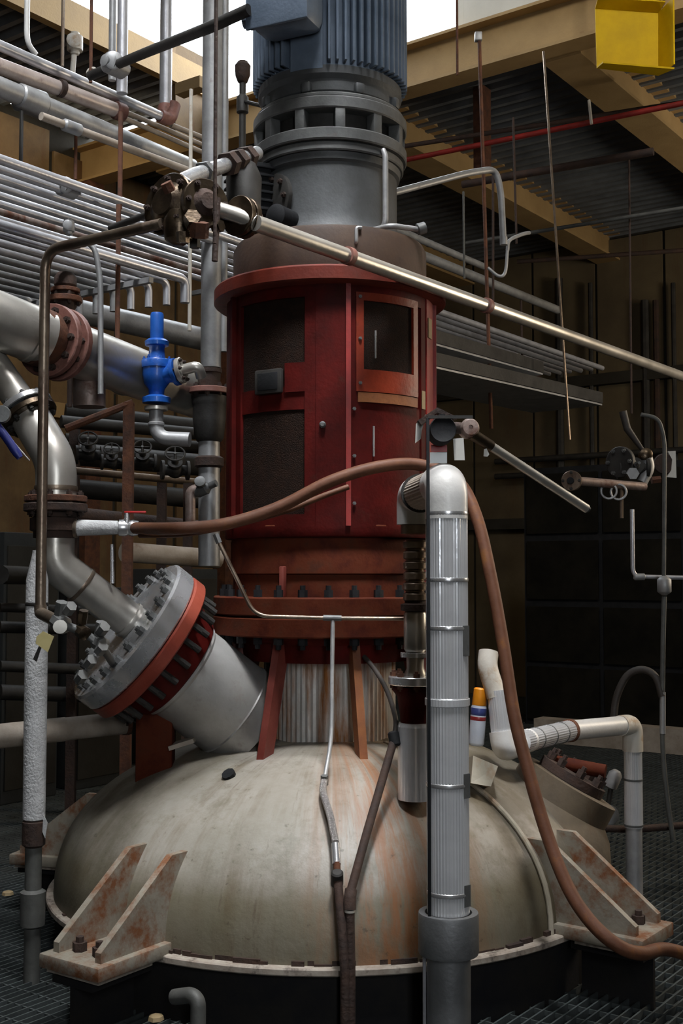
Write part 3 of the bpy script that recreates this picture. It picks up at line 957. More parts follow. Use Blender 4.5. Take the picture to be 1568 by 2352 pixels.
# ============================================================ LEFT: PIPE RACKS
UP = V((0, 0, 1))
def along(p, s):
    return V(p) + E1 * s
ORD = ['nearest', 'second', 'third', 'fourth', 'fifth', 'sixth', 'seventh', 'eighth', 'ninth', 'tenth', 'eleventh']
# upper tier of conduits
Z_A = 3.60
a0 = atz(0, 366, Z_A)
for j in range(8):
    p = a0 - E2 * (0.112 * j) - E1 * 0.9
    r_ = 0.025 if j in (0, 2) else 0.021
    obj('conduit', tube(B(), [p, p + E1 * 8.0], r_, 10), 'galvanised' if j != 6 else 'rusty_pipe', None,
        '%s conduit counted from the front edge of the upper pipe rack tier%s' % (ORD[j].capitalize() if j else 'Front edge', ', rusty' if j == 6 else ''), 'conduit', 'conduits on the upper rack tier')
# lower tier, bent down at its far end
Z_B = 3.20
b0 = atz(0, 517, Z_B)
for j in range(10):
    p = b0 - E2 * (0.118 * j) - E1 * 0.9
    q = b0 - E2 * (0.118 * j)
    e = q + E1 * (1.22 - 0.02 * j)
    obj('conduit', tube(B(), bend([p, e, e - UP * 0.13], 0.05), 0.026 if j == 0 else 0.021, 10), 'galvanised' if j < 4 else 'galv_dull', None,
        '%s conduit counted from the front of the lower rack tier, end bent down' % (ORD[j].capitalize() if j else 'Front edge'), 'conduit', 'conduits on the lower rack tier')
# rack cross channels
for k, (zz, base, ss) in enumerate(((Z_A, a0, 2.4), (Z_B, b0, 1.0))):
    c = base + E1 * ss - E2 * 0.56 - UP * 0.044
    obj('rack_channel', box(B(), c, 0.03, 1.05, 0.03, (E1, E2, UP)), 'galv_dull', None,
        ['grey channel under the upper conduit tier near the grey column', 'grey channel under the lower conduit tier near its bent ends'][k], 'channel', 'pipe rack channels')

# big pipes at top left
def hpipe(name, label, p0, p1, z, r, mat, ext=0.6, cat='pipe'):
    a, b = atz(*p0, z), atz(*p1, z)
    d = (b - a).normalized()
    o = thing(name, label, cat, a)
    obj('pipe', tube(B(), [a - d * ext, b], r, 18), mat, o)
    return o, a, b, d
o, a, b, d = hpipe('rack_pipe', 'uppermost silver pipe at top left ending in a rusty elbow', (0, 105), (372, 268), 4.5, 0.030, 'galvanised')
obj('elbow', tube(B(), bend([b - d * 0.02, b + d * 0.07, b + d * 0.07 + V((0.02, 0.05, 0.12))], 0.05), 0.042, 16), 'flange_pink', o)
o, a, b, d = hpipe('rack_pipe', 'thick rust patched pipe second from the top at left with capped end', (0, 152), (268, 254), 4.4, 0.044, 'pipe_pale')
obj('end_cap', lathe(B(), [(0.044, -0.02), (0.054, -0.01), (0.054, 0.05), (0.02, 0.06)], b, d, 18), 'flange_pink', o)
bm = B(); band(bm, atz(140, 203, 4.4), d, 0.05, 0.03); obj('clamp', bm, 'dark_rust', o)
o, a, b, d = hpipe('rack_pipe', 'large dull grey pipe running behind the rusty pipes at upper left', (0, 200), (440, 385), 4.25, 0.055, 'galv_dull')
obj('coupling', lathe(B(), [(0.058, -0.09), (0.066, -0.08), (0.066, 0.08), (0.058, 0.09)], atz(72, 230, 4.25), d, 20), 'galv_dull', o)
o, a, b, d = hpipe('rack_pipe', 'thin cream pipe below the large grey pipe at upper left', (130, 280), (440, 395), 4.0, 0.022, 'old_insulation', 0.1)
obj('joint', lathe(B(), [(0.024, -0.06), (0.034, -0.05), (0.034, 0.05), (0.024, 0.06)], atz(165, 293, 4.0), d, 14), 'galv_dull', o)
for k, (p0, p1, z, r_, lab) in enumerate((((290, 258), (470, 335), 4.5, 0.016, 'slim tan pipe beyond the rusty elbow, upper of two'),
                                          ((300, 278), (470, 352), 4.42, 0.016, 'slim tan pipe beyond the rusty elbow, lower of two'))):
    hpipe('rack_pipe', lab, p0, p1, z, r_, 'old_insulation', 0.1)
# conduit bodies clipped to the racks
def junction(name, label, p, d, r, mat='galv_dull', out=None):
    o = thing(name, label, 'junction box', p)
    x, y, z = axes(d)
    obj('body', lathe(B(), [(r * 0.3, -r * 1.5), (r * 0.55, -r * 1.4), (r * 0.6, -r * 1.0), (r, -r * 0.9), (r, r * 0.9), (r * 0.6, r * 1.0), (r * 0.55, r * 1.4), (r * 0.3, r * 1.5)], p, d, 20), mat, o)
    obj('cover', lathe(B(), [(r * 0.85, 0), (r * 0.85, r * 0.25), (r * 0.7, r * 0.35), (0, r * 0.36)], V(p) - V((0, r * 0.9, 0)), V((0.2, -1, -0.15)), 18), mat, o)
    if out is not None:
        obj('conduit_stub', tube(B(), out, r * 0.35, 10), mat, o)
    return o
junction('junction_box', 'large grey conduit fitting under the rusty pipe at upper left', at(70, 232, 6.9), E1, 0.085)
p = at(155, 432, 6.05)
junction('junction_box', 'grey box with side knob on top of the upper conduit tier', p, E1, 0.05, 'galv_dull', [p, p - E1 * 0.16 + UP * 0.01])
p = at(158, 520, 6.1)
junction('junction_box', 'small fitting hanging under the upper conduit tier', p, UP, 0.03, 'galv_dull', [p, p + V((0.02, 0, -0.09)), p + V((0.1, -0.05, -0.13))])
p = at(172, 100, 7.3)
junction('junction_box', 'pale conduit elbow fitting on the grey riser at top left', p, UP, 0.05, 'pvc_stained', [p, at(166, 175, 7.3)])
p = at(265, 150, 6.4)
jb = junction('junction_box', 'grey tee fitting where the dark conduit meets the upright pipes', p, E1, 0.06, 'galv_dull')
# dark conduit rising to the motor terminal box
q = at(572, 22, 4.95)
pipe('motor_conduit', 'dark conduit sloping up from grey tee to the motor terminal box', bend([at(205, 175, 6.5), p, p + (q - p) * 0.35 + V((0, 0, 0.0)), q + V((-0.18, 0.12, -0.02)), q], 0.25), 0.026, 'dark_iron', 'conduit')

# uprights at top left
def upright(label, px, y0, y1, Y, r, mat, name='riser_pipe', cat='pipe', top=None, n=12):
    a, b = at(px, y0, Y), at(px, y1, Y)
    zt = top if top is not None else a.z
    return obj(name, tube(B(), [V((b.x, b.y, b.z)), V((b.x, b.y, zt))], r, n), mat, None, label, cat)
upright('left one of two grey risers at top left above tee fitting', 257, 0, 185, 6.75, 0.022, 'galv_dull', top=6.3)
upright('right silver one of two risers at top left above tee fitting', 280, 0, 215, 6.7, 0.032, 'galvanised', top=8.4)
o = thing('riser_pipe', 'galvanised riser with rusty foot elbow left of the window', 'pipe', at(380, 258, 7.4))
a = at(380, 258, 7.4)
obj('pipe', tube(B(), [a, V((a.x, a.y, 8.45))], 0.040, 16), 'galvanised', o)
obj('foot_elbow', lathe(B(), [(0.042, -0.06), (0.052, -0.05), (0.052, 0.03), (0.042, 0.05)], a, UP, 18), 'flange_pink', o)
a = at(493, 330, 7.0)
b = at(484, 845, 7.0)
o = thing('grey_column', 'tall grey steel column rising behind the tangle of valves', 'column', V((b.x, b.y, b.z)))
obj('shaft', tube(B(), [V((b.x, b.y, b.z)), V((b.x, b.y, 8.4))], 0.062, 20), 'galv_dull', o)
obj('side_strip', tube(B(), [V((b.x + 0.075, b.y + 0.01, b.z + 0.1)), V((b.x + 0.075, b.y + 0.01, 8.4))], 0.022, 10), 'galv_dull', o)
# rods
RODS = [(143, 0, 152, 6.6, 0.010, 'bronze_pipe', 'thin rod hanging at top left, left of the pair'),
        (208, 0, 190, 6.6, 0.010, 'rust', 'thin rusty rod with a hook hanging at top left, right of the pair'),
        (275, 258, 480, 6.2, 0.013, 'rust', 'rusty hanger rod under the capped rusty pipe'),
        (268, 470, 905, 5.95, 0.013, 'rust', 'long rusty hanger rod left of blue valve'),
        (435, 205, 760, 6.6, 0.011, 'pvc_stained', 'pale thin rod in front of the grey column'),
        (493, 0, 560, 3.9, 0.0065, 'dark_rust', 'dark thin rod crossing the valve tangle'),
        (48, 255, 372, 6.8, 0.012, 'dark_iron', 'short dark rod above the upper conduit tier at left edge'),
        (173, 295, 412, 6.8, 0.010, 'rust', 'short rusty rod above the grey box on the conduits'),
        (160, 790, 935, 5.9, 0.014, 'dark_rust', 'dark post under the big silver pipe')]
for px, y0, y1, Y, r_, mat, lab in RODS:
    a, b = at(px, y0, Y), at(px, y1, Y)
    obj('hanger_rod', tube(B(), [V((b.x, b.y, b.z)), V((b.x, b.y, a.z if y0 > 0 else 8.48))], r_, 8), mat, None, lab, 'rod')
bm = B(); ring_torus(bm, at(211, 168, 6.6), V((0.3, 1, 0)), 0.03, 0.008, 16, 6)
obj('pipe_hook', bm, 'pvc_stained', None, 'pale hook at the bottom of a rusty rod, top left', 'hook')
pipe('flexible_conduit', 'white flexible conduit curving down at the top left corner', spline([at(64, -60, 6.5), at(62, 40, 6.5), at(64, 95, 6.5), at(82, 125, 6.55)], 6), 0.016, 'pvc_white', 'conduit')
# brass lamp on a stem against the window
o = thing('stem_lamp', 'small dark lamp on a stem against the bright window', 'lamp', at(556, 420, 6.9))
a = at(556, 420, 6.9); b = at(550, 170, 6.9)
obj('stem', tube(B(), [a, V((a.x, a.y, b.z))], 0.020, 10), 'dark_iron', o)
obj('head', lathe(B(), [(0.015, -0.06), (0.03, -0.05), (0.045, -0.01), (0.048, 0.05), (0.03, 0.075), (0, 0.08)], V((a.x, a.y, b.z)), UP, 18), 'dark_rust', o)
obj('collar', lathe(B(), [(0.02, 0), (0.036, 0.01), (0.036, 0.1), (0.02, 0.12)], V((a.x, a.y, at(0, 262, 6.9).z)), UP, 14), 'dark_iron', o)
obj('side_arm', tube(B(), [V((a.x, a.y, at(0, 232, 6.9).z)), at(608, 245, 6.7)], 0.012, 8), 'dark_iron', o)
# bracket and beam end in front of the pier
bm = B(); box(bm, at(440, 200, 9.0), 0.26, 0.1, 0.09, (E2, E1, UP)); obj('bracket_beam', bm, 'beam_tan', None, 'short tan bracket beam left of the grey column, near the window', 'beam')
hpipe('rack_pipe', 'tan pipe passing under the bracket beam beside the pier', (405, 292), (475, 320), 4.6, 0.018, 'old_insulation', 0.05)

# ============================================================ LEFT: VALVE TANGLE AND DARK LINE
vt = thing('valve_cluster', 'tangle of rusty bronze valves at the upper left, feeding the long rail pipe', 'valve', at(440, 470, 4.2))
c = at(398, 475, 4.25)
rd = at(586, 512, 4.17)
rdir = (atz(1568, 866, rd.z) - rd).normalized()
flange(vt, c, V((-0.55, -0.75, 0.1)), 0.118, 0.035, 'brass_dark', 8, 'dark_rust', 0.012)
obj('valve_body', lathe(B(), [(0.05, -0.12), (0.055, -0.06), (0.085, -0.02), (0.088, 0.03), (0.05, 0.06)], c, V((-0.55, -0.75, 0.1)), 24), 'brass_dark', vt)
c2 = at(466, 470, 4.2)
flange(vt, c2, V((0.5, -0.8, 0.05)), 0.09, 0.03, 'brass_dark', 6, 'dark_rust', 0.011)
obj('valve_body', lathe(B(), [(0.03, -0.13), (0.045, -0.08), (0.062, -0.03), (0.062, 0.02), (0.03, 0.05)], c2, V((0.5, -0.8, 0.05)), 20), 'dark_rust', vt)
obj('valve_body', lathe(B(), [(0.02, -0.07), (0.05, -0.05), (0.06, 0), (0.05, 0.05), (0.02, 0.07)], at(410, 520, 4.22), UP, 18), 'brass_dark', vt)
c3 = at(545, 495, 4.18)
flange(vt, c3 + rdir * 0.02, -rdir, 0.074, 0.02, 'brass_dark', 0)
flange(vt, c3 + rdir * 0.03, rdir, 0.074, 0.024, 'brass_dark', 6, 'dark_rust', 0.009)
obj('pipe', tube(B(), [c2, c3, rd], 0.028, 14), 'stainless', vt)
obj('elbow', tube(B(), bend([c, at(430, 500, 4.22), c2], 0.05), 0.04, 14), 'brass_dark', vt)
for px_, py_, r_, u_ in ((440, 505, 0.030, (0.3, -0.9, 0.3)), (420, 545, 0.024, (0, -0.2, 1)), (500, 520, 0.022, (0.8, -0.5, 0)), (386, 430, 0.022, (-0.4, -0.5, 0.8)), (458, 528, 0.034, (0.1, -0.4, 0.9))):
    obj('nut', hexnut(B(), at(px_, py_, 4.13), V(u_), r_, r_ * 1.6), 'rust' if px_ % 4 else 'brass_dark', vt)
obj('stem_rod', tube(B(), [at(500, 455, 4.12), at(493, 600, 4.12)], 0.011, 10), 'dark_rust', vt)
# silver pipe going up right to the gearbox, with dark union nuts
pts = [at(400, 425, 4.3), at(450, 402, 4.45), at(515, 380, 4.7), at(590, 352, 4.95)]
obj('upper_pipe', tube(B(), pts, 0.030, 14), 'bright_steel', vt)
for k, (px, py, Y) in enumerate(((525, 376, 4.73), (545, 370, 4.8), (566, 362, 4.88))):
    obj('union_nut', hexnut(B(), at(px, py, Y), pts[-1] - pts[0], 0.05, 0.05), 'dark_rust', vt)
obj('pipe_clamp', hexnut(B(), at(470, 395, 4.52), pts[-1] - pts[0], 0.043, 0.03), 'steel_grey', vt)
obj('valve_body', lathe(B(), [(0.03, -0.16), (0.07, -0.15), (0.075, 0.02), (0.05, 0.08), (0.02, 0.1)], at(560, 420, 4.85), UP, 20), 'dark_iron', vt)
for k, (px, py) in enumerate(((440, 545), (448, 560))):
    obj('drain_nut', hexnut(B(), at(px, py - 6, 4.25), UP, 0.02, 0.05), 'steel_grey', vt)
# the long rail pipe
o = thing('rail_pipe', 'long silver pipe slanting across the picture in front of the red flange', 'pipe', rd)
e = atz(1590, 873, rd.z)
obj('pipe', tube(B(), [rd, e], 0.030, 16), 'stainless', o)
for px, py in ((800, 588), (1117, 702)):
    q = atz(px, py, rd.z)
    bm = B(); band(bm, q, rdir, 0.036, 0.03)
    obj('pipe_strap', bm, 'flange_pink', o)
# dark pipe from the tangle out left and down
p0 = at(372, 514, 4.2); p1 = at(104, 590, 4.55)
p1.z = p0.z
foot = V((p1.x, p1.y, at(0, 1395, p1.y).z))
pipe('bent_pipe', 'brown bronze pipe running left from the valves then straight down the left side', bend([p0, p1, foot], 0.09, 8), 0.0205, 'bronze_pipe')
pipe('pipe_stub', 'short dark pipe stub beside the valve tangle over the conduits', [at(254, 524, 5.1), at(362, 484, 4.75)], 0.015, 'dark_iron')
pipe('flexible_conduit', 'grey bent conduit dropping right of the brown bronze pipe', bend([at(160, 548, 5.1), at(216, 560, 5.1), at(231, 640, 5.1), at(231, 905, 5.1)], 0.08), 0.0125, 'galv_dull', 'conduit')

# ============================================================ LEFT: BIG SILVER PIPE AND BLUE VALVE
a = at(-40, 722, 4.95); b = at(62, 762, 5.0); c = at(140, 792, 5.2); e = at(452, 908, 6.25)
o = thing('large_silver_pipe', 'large dull silver pipe with rusty flanges running behind the blue valve', 'pipe', at(140, 860, 5.2))
d = (e - c).normalized()
obj('pipe', tube(B(), [c, e], 0.122, 36), 'stainless', o)
d2 = (c - a).normalized()
obj('reducer', lathe(B(), [(0.100, -0.5), (0.100, -0.22), (0.108, -0.21), (0.108, -0.19), (0.122, -0.16), (0.122, 0.06), (0.127, 0.065), (0.127, 0.085), (0.118, 0.09), (0.118, 0.14)], b - d2 * 0.05, d2, 36), 'stainless', o)
flange(o, c - d * 0.06, -d, 0.165, 0.035, 'flange_pink', 10, 'dark_rust', 0.016)
flange(o, c - d * 0.02, d, 0.165, 0.035, 'flange_pink', 10, 'dark_rust', 0.016)
obj('bottom_rust', lathe(B(), [(0.12, -0.1), (0.128, -0.09), (0.128, -0.02), (0.12, 0)], c - d * 0.10, d, 30), 'rust', o)
obj('saddle_pipe', tube(B(), [at(205, 800, 5.45), at(205, 935, 5.45)], 0.075, 20), 'rusty_pipe', o)
bm = B(); band(bm, at(290, 850, 5.75), d, 0.126, 0.012); obj('weld_band', bm, 'stainless', o)
# rusty flanged riser behind the flange
o = thing('flanged_riser', 'rusty flanged riser standing over the big silver pipe', 'pipe', at(150, 760, 6.0))
a = at(150, 760, 6.0)
obj('pipe', tube(B(), [a, at(150, 660, 6.0)], 0.05, 18), 'dark_rust', o)
flange(o, at(150, 695, 6.0), UP, 0.085, 0.03, 'rust', 6, 'dark_rust', 0.012)
flange(o, at(150, 672, 6.0), UP, 0.075, 0.02, 'rust', 0)
obj('cap', lathe(B(), [(0.05, 0), (0.058, 0.01), (0.058, 0.05), (0.04, 0.075), (0, 0.08)], at(150, 660, 6.0), UP, 18), 'dark_rust', o)
pipe('background_pipe', 'dim insulated pipe behind the big silver pipe', [at(-20, 672, 7.0), at(180, 715, 7.3), at(470, 780, 7.8)], 0.075, 'galv_dull')

bv = thing('relief_valve', 'bright blue painted pressure relief valve with tall cap', 'valve', at(357, 930, 5.55))
Yb = 5.55
def bz(y):
    return at(357, y, Yb).z
cx = at(360, 800, Yb)
ax_ = V((cx.x, cx.y, 0))
obj('cap', lathe(B(), [(0.032, bz(780)), (0.032, bz(724)), (0.028, bz(719)), (0, bz(718))], ax_, UP, 22), 'blue_paint', bv)
obj('cap_flange', lathe(B(), [(0.032, bz(796)), (0.056, bz(794)), (0.058, bz(785)), (0.045, bz(780)), (0.03, bz(778))], ax_, UP, 22), 'blue_paint', bv)
obj('bonnet', lathe(B(), [(0.05, bz(832)), (0.042, bz(826)), (0.036, bz(800)), (0.045, bz(790))], ax_, UP, 22), 'blue_paint', bv)
bf_ = obj('bonnet_flange', lathe(B(), [(0.03, bz(846)), (0.07, bz(845)), (0.072, bz(830)), (0.068, bz(827)), (0.03, bz(826))], ax_, UP, 24), 'blue_paint', bv)
bolts(bf_, ax_ + UP * bz(828), UP, 0.06, 6, 0.008, 0.02, 'blue_paint')
obj('body', lathe(B(), [(0.035, bz(922)), (0.038, bz(895)), (0.06, bz(880)), (0.066, bz(862)), (0.066, bz(842))], ax_, UP, 24), 'blue_paint', bv)
obj('inlet_flange', lathe(B(), [(0.03, bz(928)), (0.066, bz(926)), (0.068, bz(914)), (0.04, bz(908))], ax_, UP, 24), 'blue_paint', bv)
od = V((0.93, -0.25, 0.2)).normalized()
obj('outlet', lathe(B(), [(0.05, 0.02), (0.042, 0.06), (0.05, 0.085), (0.066, 0.09), (0.066, 0.108), (0.03, 0.11)], ax_ + UP * bz(866), od, 24), 'blue_paint', bv)
oc = ax_ + UP * bz(866) + od * 0.115
f_ = flange(bv, oc, od, 0.062, 0.022, 'stainless', 6, 'dark_rust', 0.009)
obj('outlet_pipe', tube(B(), bend([oc, oc + od * 0.10, at(462, 866, Yb - 0.02)], 0.05), 0.026, 14), 'stainless', bv)
o = thing('inlet_elbow', 'dull steel elbow pipe below the blue relief valve', 'pipe', at(360, 1005, Yb))
flange(o, ax_ + UP * bz(943), UP, 0.056, 0.02, 'stainless', 0)
obj('pipe', tube(B(), bend([ax_ + UP * bz(940), ax_ + UP * bz(1006), at(436, 1010, Yb - 0.02)], 0.11, 10), 0.034, 20), 'galv_dull', o)
obj('joint_ring', lathe(B(), [(0.034, 0), (0.039, 0.004), (0.039, 0.014), (0.034, 0.018)], ax_ + UP * bz(978), UP, 20), 'galv_dull', o)
# rusty tee head at the foot of the grey column
o = thing('rusty_manifold', 'dark rusty flanged manifold between blue valve and red stand', 'manifold', at(482, 1100, 6.0))
a = at(480, 872, 6.0)
obj('top_cap', lathe(B(), [(0.02, -0.05), (0.055, -0.045), (0.06, 0.03), (0.066, 0.035), (0.066, 0.055), (0.02, 0.06)], a, UP, 22), 'dark_rust', o)
flange(o, at(480, 905, 6.0), UP, 0.105, 0.03, 'flange_pink', 8, 'dark_rust', 0.014)
obj('body', lathe(B(), [(0.06, 0), (0.075, 0.02), (0.085, 0.12), (0.085, 0.19), (0.09, 0.2), (0.09, 0.235), (0.05, 0.24)], at(480, 1015, 6.0), UP, 24), 'dark_iron', o)
obj('pipe', tube(B(), [at(480, 1300, 6.0), at(480, 1010, 6.0)], 0.055, 20), 'galv_dull', o)
obj('clamp', lathe(B(), [(0.058, 0), (0.075, 0.01), (0.075, 0.05), (0.058, 0.06)], at(480, 1075, 6.0), UP, 20), 'dark_rust', o)
a = at(462, 1125, 5.9)
o = thing('drain_valve', 'small silver valve with knob beside the red stand at left', 'valve', at(440, 1200, 5.9))
obj('elbow', tube(B(), bend([at(437, 1215, 5.9), at(437, 1128, 5.9), at(455, 1122, 5.9)], 0.06), 0.026, 14), 'rusty_pipe', o)
obj('body', lathe(B(), [(0.022, -0.04), (0.034, -0.02), (0.034, 0.03), (0.018, 0.05), (0.018, 0.09)], a, V((0.85, -0.3, 0.35)), 16), 'steel_grey', o)
obj('knob', lathe(B(), [(0.012, 0), (0.028, 0.005), (0.028, 0.025), (0, 0.03)], a + V((0.0, -0.04, 0.03)), V((0, -1, 0.4)), 12), 'steel_grey', o)

# dim manifolds behind, between the left wall and the stand
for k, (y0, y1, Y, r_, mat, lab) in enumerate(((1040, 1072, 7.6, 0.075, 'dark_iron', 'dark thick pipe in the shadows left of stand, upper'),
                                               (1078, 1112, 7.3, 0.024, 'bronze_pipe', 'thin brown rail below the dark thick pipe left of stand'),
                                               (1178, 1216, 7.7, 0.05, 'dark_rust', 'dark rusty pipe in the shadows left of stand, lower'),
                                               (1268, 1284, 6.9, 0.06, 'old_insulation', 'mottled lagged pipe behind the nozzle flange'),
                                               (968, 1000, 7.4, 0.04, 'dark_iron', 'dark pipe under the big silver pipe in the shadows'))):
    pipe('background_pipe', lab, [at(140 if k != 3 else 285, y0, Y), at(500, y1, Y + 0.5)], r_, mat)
for k, (px, y, s_, Y) in enumerate(((205, 1045, 0.075, 7.2), (258, 1062, 0.062, 7.15), (328, 1062, 0.072, 7.3), (402, 1080, 0.078, 7.3))):
    o = thing('gate_valve', ['dark valve on the shadowed pipe, leftmost of four', 'dark valve on the shadowed pipe, second of four from left',
                             'dark valve on the shadowed pipe just right of rusty angle post', 'dark valve on the shadowed pipe below the steel elbow'][k], 'valve', at(px, y + 30, Y), 'dark valves in the shadows')
    valve(o, at(px, y, Y), V((0.95, 0.3, 0)), V((0.1, -0.75, 0.6)), s_, 'dark_iron', 'dark_iron')
for k, (px, y0, Y, r_, lab) in enumerate(((296, 925, 6.6, 0.028, 'rusty angle post left of the blue valve'), (172, 985, 7.6, 0.03, 'dark post at left behind the silver elbow'),
                                          (372, 1085, 7.9, 0.03, 'dark post under the rail behind the steel elbow'), (432, 1110, 7.5, 0.028, 'dark post beside the small silver valve'))):
    a = at(px, y0, Y)
    obj('support_post', box(B(), V((a.x, a.y, a.z / 2)), r_ * 2, r_ * 2, a.z), 'dark_rust' if k else 'rust', None, lab, 'post')
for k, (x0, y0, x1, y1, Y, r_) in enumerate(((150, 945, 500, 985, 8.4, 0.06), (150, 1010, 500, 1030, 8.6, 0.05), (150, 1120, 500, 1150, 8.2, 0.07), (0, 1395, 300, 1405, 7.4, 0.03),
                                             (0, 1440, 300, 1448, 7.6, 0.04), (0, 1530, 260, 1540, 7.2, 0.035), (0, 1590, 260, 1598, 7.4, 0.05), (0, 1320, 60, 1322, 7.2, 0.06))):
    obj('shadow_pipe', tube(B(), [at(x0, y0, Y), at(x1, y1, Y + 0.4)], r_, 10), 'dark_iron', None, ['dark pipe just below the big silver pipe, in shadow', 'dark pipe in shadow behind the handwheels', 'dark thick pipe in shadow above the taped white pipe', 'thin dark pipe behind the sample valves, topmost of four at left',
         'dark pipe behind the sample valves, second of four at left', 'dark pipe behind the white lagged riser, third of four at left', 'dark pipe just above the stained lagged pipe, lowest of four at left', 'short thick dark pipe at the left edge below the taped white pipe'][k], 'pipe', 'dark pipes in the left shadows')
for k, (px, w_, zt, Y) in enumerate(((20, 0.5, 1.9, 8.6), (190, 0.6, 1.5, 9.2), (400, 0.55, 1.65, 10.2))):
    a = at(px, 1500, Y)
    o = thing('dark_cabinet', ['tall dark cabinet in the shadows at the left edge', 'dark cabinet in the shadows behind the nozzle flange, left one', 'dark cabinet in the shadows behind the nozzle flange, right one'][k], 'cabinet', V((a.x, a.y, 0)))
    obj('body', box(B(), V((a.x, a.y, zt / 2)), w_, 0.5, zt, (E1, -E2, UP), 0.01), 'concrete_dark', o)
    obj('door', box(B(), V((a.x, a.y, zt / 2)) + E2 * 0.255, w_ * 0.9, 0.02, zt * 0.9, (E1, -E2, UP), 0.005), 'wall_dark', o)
bm = B(); p0, p1 = at(150, 985, 6.5), at(305, 925, 6.6)
tube(bm, [p0, p1], 0.022, 8); obj('angle_rail', bm, 'rust', None, 'rusty sloping rail on top of the angle post', 'rail')

# ============================================================ LEFT: VAPOUR LINE INTO THE NOZZLE
fc = N0 + ND * 0.30
vp = thing('vapour_line', 'stainless pipe line with elbows bolted to the angled nozzle', 'pipe', fc)
pc = fc + V((0.02, 0, 0.035))
Lc = 0.0
while True:                                     # walk up the pipe to where it turns upright
    q = pc + ND * Lc
    if q.x / q.y * F + 784 < 128 or Lc > 1.2:
        break
    Lc += 0.005
cc = pc + ND * Lc
w0 = cc - ND * 0.14
obj('lower_pipe', tube(B(), [pc - ND * 0.01, w0], 0.076, 32), 'stainless', vp)
bm = B(); band(bm, w0, ND, 0.080, 0.016); obj('weld_band', bm, 'bronze_pipe', vp)
bm = B(); band(bm, pc + ND * 0.01, ND, 0.082, 0.016); obj('weld_band', bm, 'stainless', vp)
tp = V((cc.x, cc.y, max(at(0, 1238, cc.y).z, cc.z + 0.06)))
obj('lower_elbow', tube(B(), bend([w0, cc, tp + UP * 0.01], 0.14, 12), 0.078, 32), 'stainless', vp)
# side tie-in to the hose
sy = tp.z + 0.06
# butterfly valve body between two dark flanges
bvv = thing('butterfly_valve', 'dark rusty butterfly valve body between the two silver elbows at left', 'valve', tp)
obj('wafer', lathe(B(), [(0.06, 0.0), (0.09, 0.004), (0.09, 0.03), (0.104, 0.035), (0.104, 0.085), (0.09, 0.09), (0.09, 0.11), (0.06, 0.112)], tp, UP, 32), 'dark_rust', bvv)
flange(bvv, tp + UP * 0.113, UP, 0.13, 0.034, 'dark_rust', 8, 'dark_rust', 0.014)
flange(bvv, tp + UP * 0.153, UP, 0.128, 0.026, 'rust', 8, 'dark_rust', 0.014, back=False)
el0 = tp + UP * 0.18
up1 = V((el0.x, el0.y, at(0, 1060, el0.y).z))
up2 = at(70, 960, el0.y + 0.06)
up3 = at(-60, 770, el0.y + 0.12)
obj('upper_elbow', tube(B(), bend([el0, up1, up2], 0.26, 12), 0.084, 32), 'stainless', vp)
bm = B(); band(bm, el0 + UP * 0.03, UP, 0.088, 0.02); obj('weld_band', bm, 'bronze_pipe', vp)
ud = (up2 - up1).normalized()
f_ = flange(vp, up2 - ud * 0.005, ud, 0.120, 0.028, 'brass_dark', 8, 'dark_iron', 0.013)
f_ = flange(vp, up2 + ud * 0.036, ud, 0.120, 0.028, 'bright_steel', 8, 'dark_iron', 0.013)
obj('upper_pipe', tube(B(), [up2 + ud * 0.05, up3], 0.066, 28), 'stainless', vp)
# side spool to the hose
hs = V((tp.x, tp.y, at(0, 1212, tp.y).z))
o = thing('side_spool', 'short stainless spool and taped white pipe leading to the brown hose', 'pipe', hs)
h1 = at(172, 1212, tp.y - 0.02); h2 = at(270, 1212, tp.y + 0.02); h3 = at(322, 1213, tp.y + 0.03)
obj('spool', tube(B(), [hs + V((0.09, 0, 0)), h1], 0.033, 18), 'stainless', o)
obj('clamp_ring', lathe(B(), [(0.035, -0.008), (0.043, -0.006), (0.043, 0.006), (0.035, 0.008)], h1 + V((0.004, 0, 0)), V((1, 0, 0)), 20), 'bronze_pipe', o)
obj('taped_pipe', tube(B(), [h1, h1 + (h2 - h1) * 0.35, h2], [0.035, 0.033, 0.029], 18), 'wrap_white', o)
hv = thing('ball_valve', 'small silver ball valve with red handle at the hose end', 'valve', h2)
obj('body', lathe(B(), [(0.022, 0), (0.034, 0.006), (0.036, 0.03), (0.03, 0.045), (0.036, 0.06), (0.03, 0.085), (0.02, 0.09)], h2, h3 - h2, 12), 'bright_steel', hv)
obj('stem', tube(B(), [h2 + V((0.04, -0.01, 0.02)), h2 + V((0.04, -0.01, 0.06))], 0.012, 10), 'bright_steel', hv)
obj('handle', box(B(), h2 + V((0.075, -0.012, 0.064)), 0.09, 0.018, 0.01, None, 0.003), 'bright_red', hv)
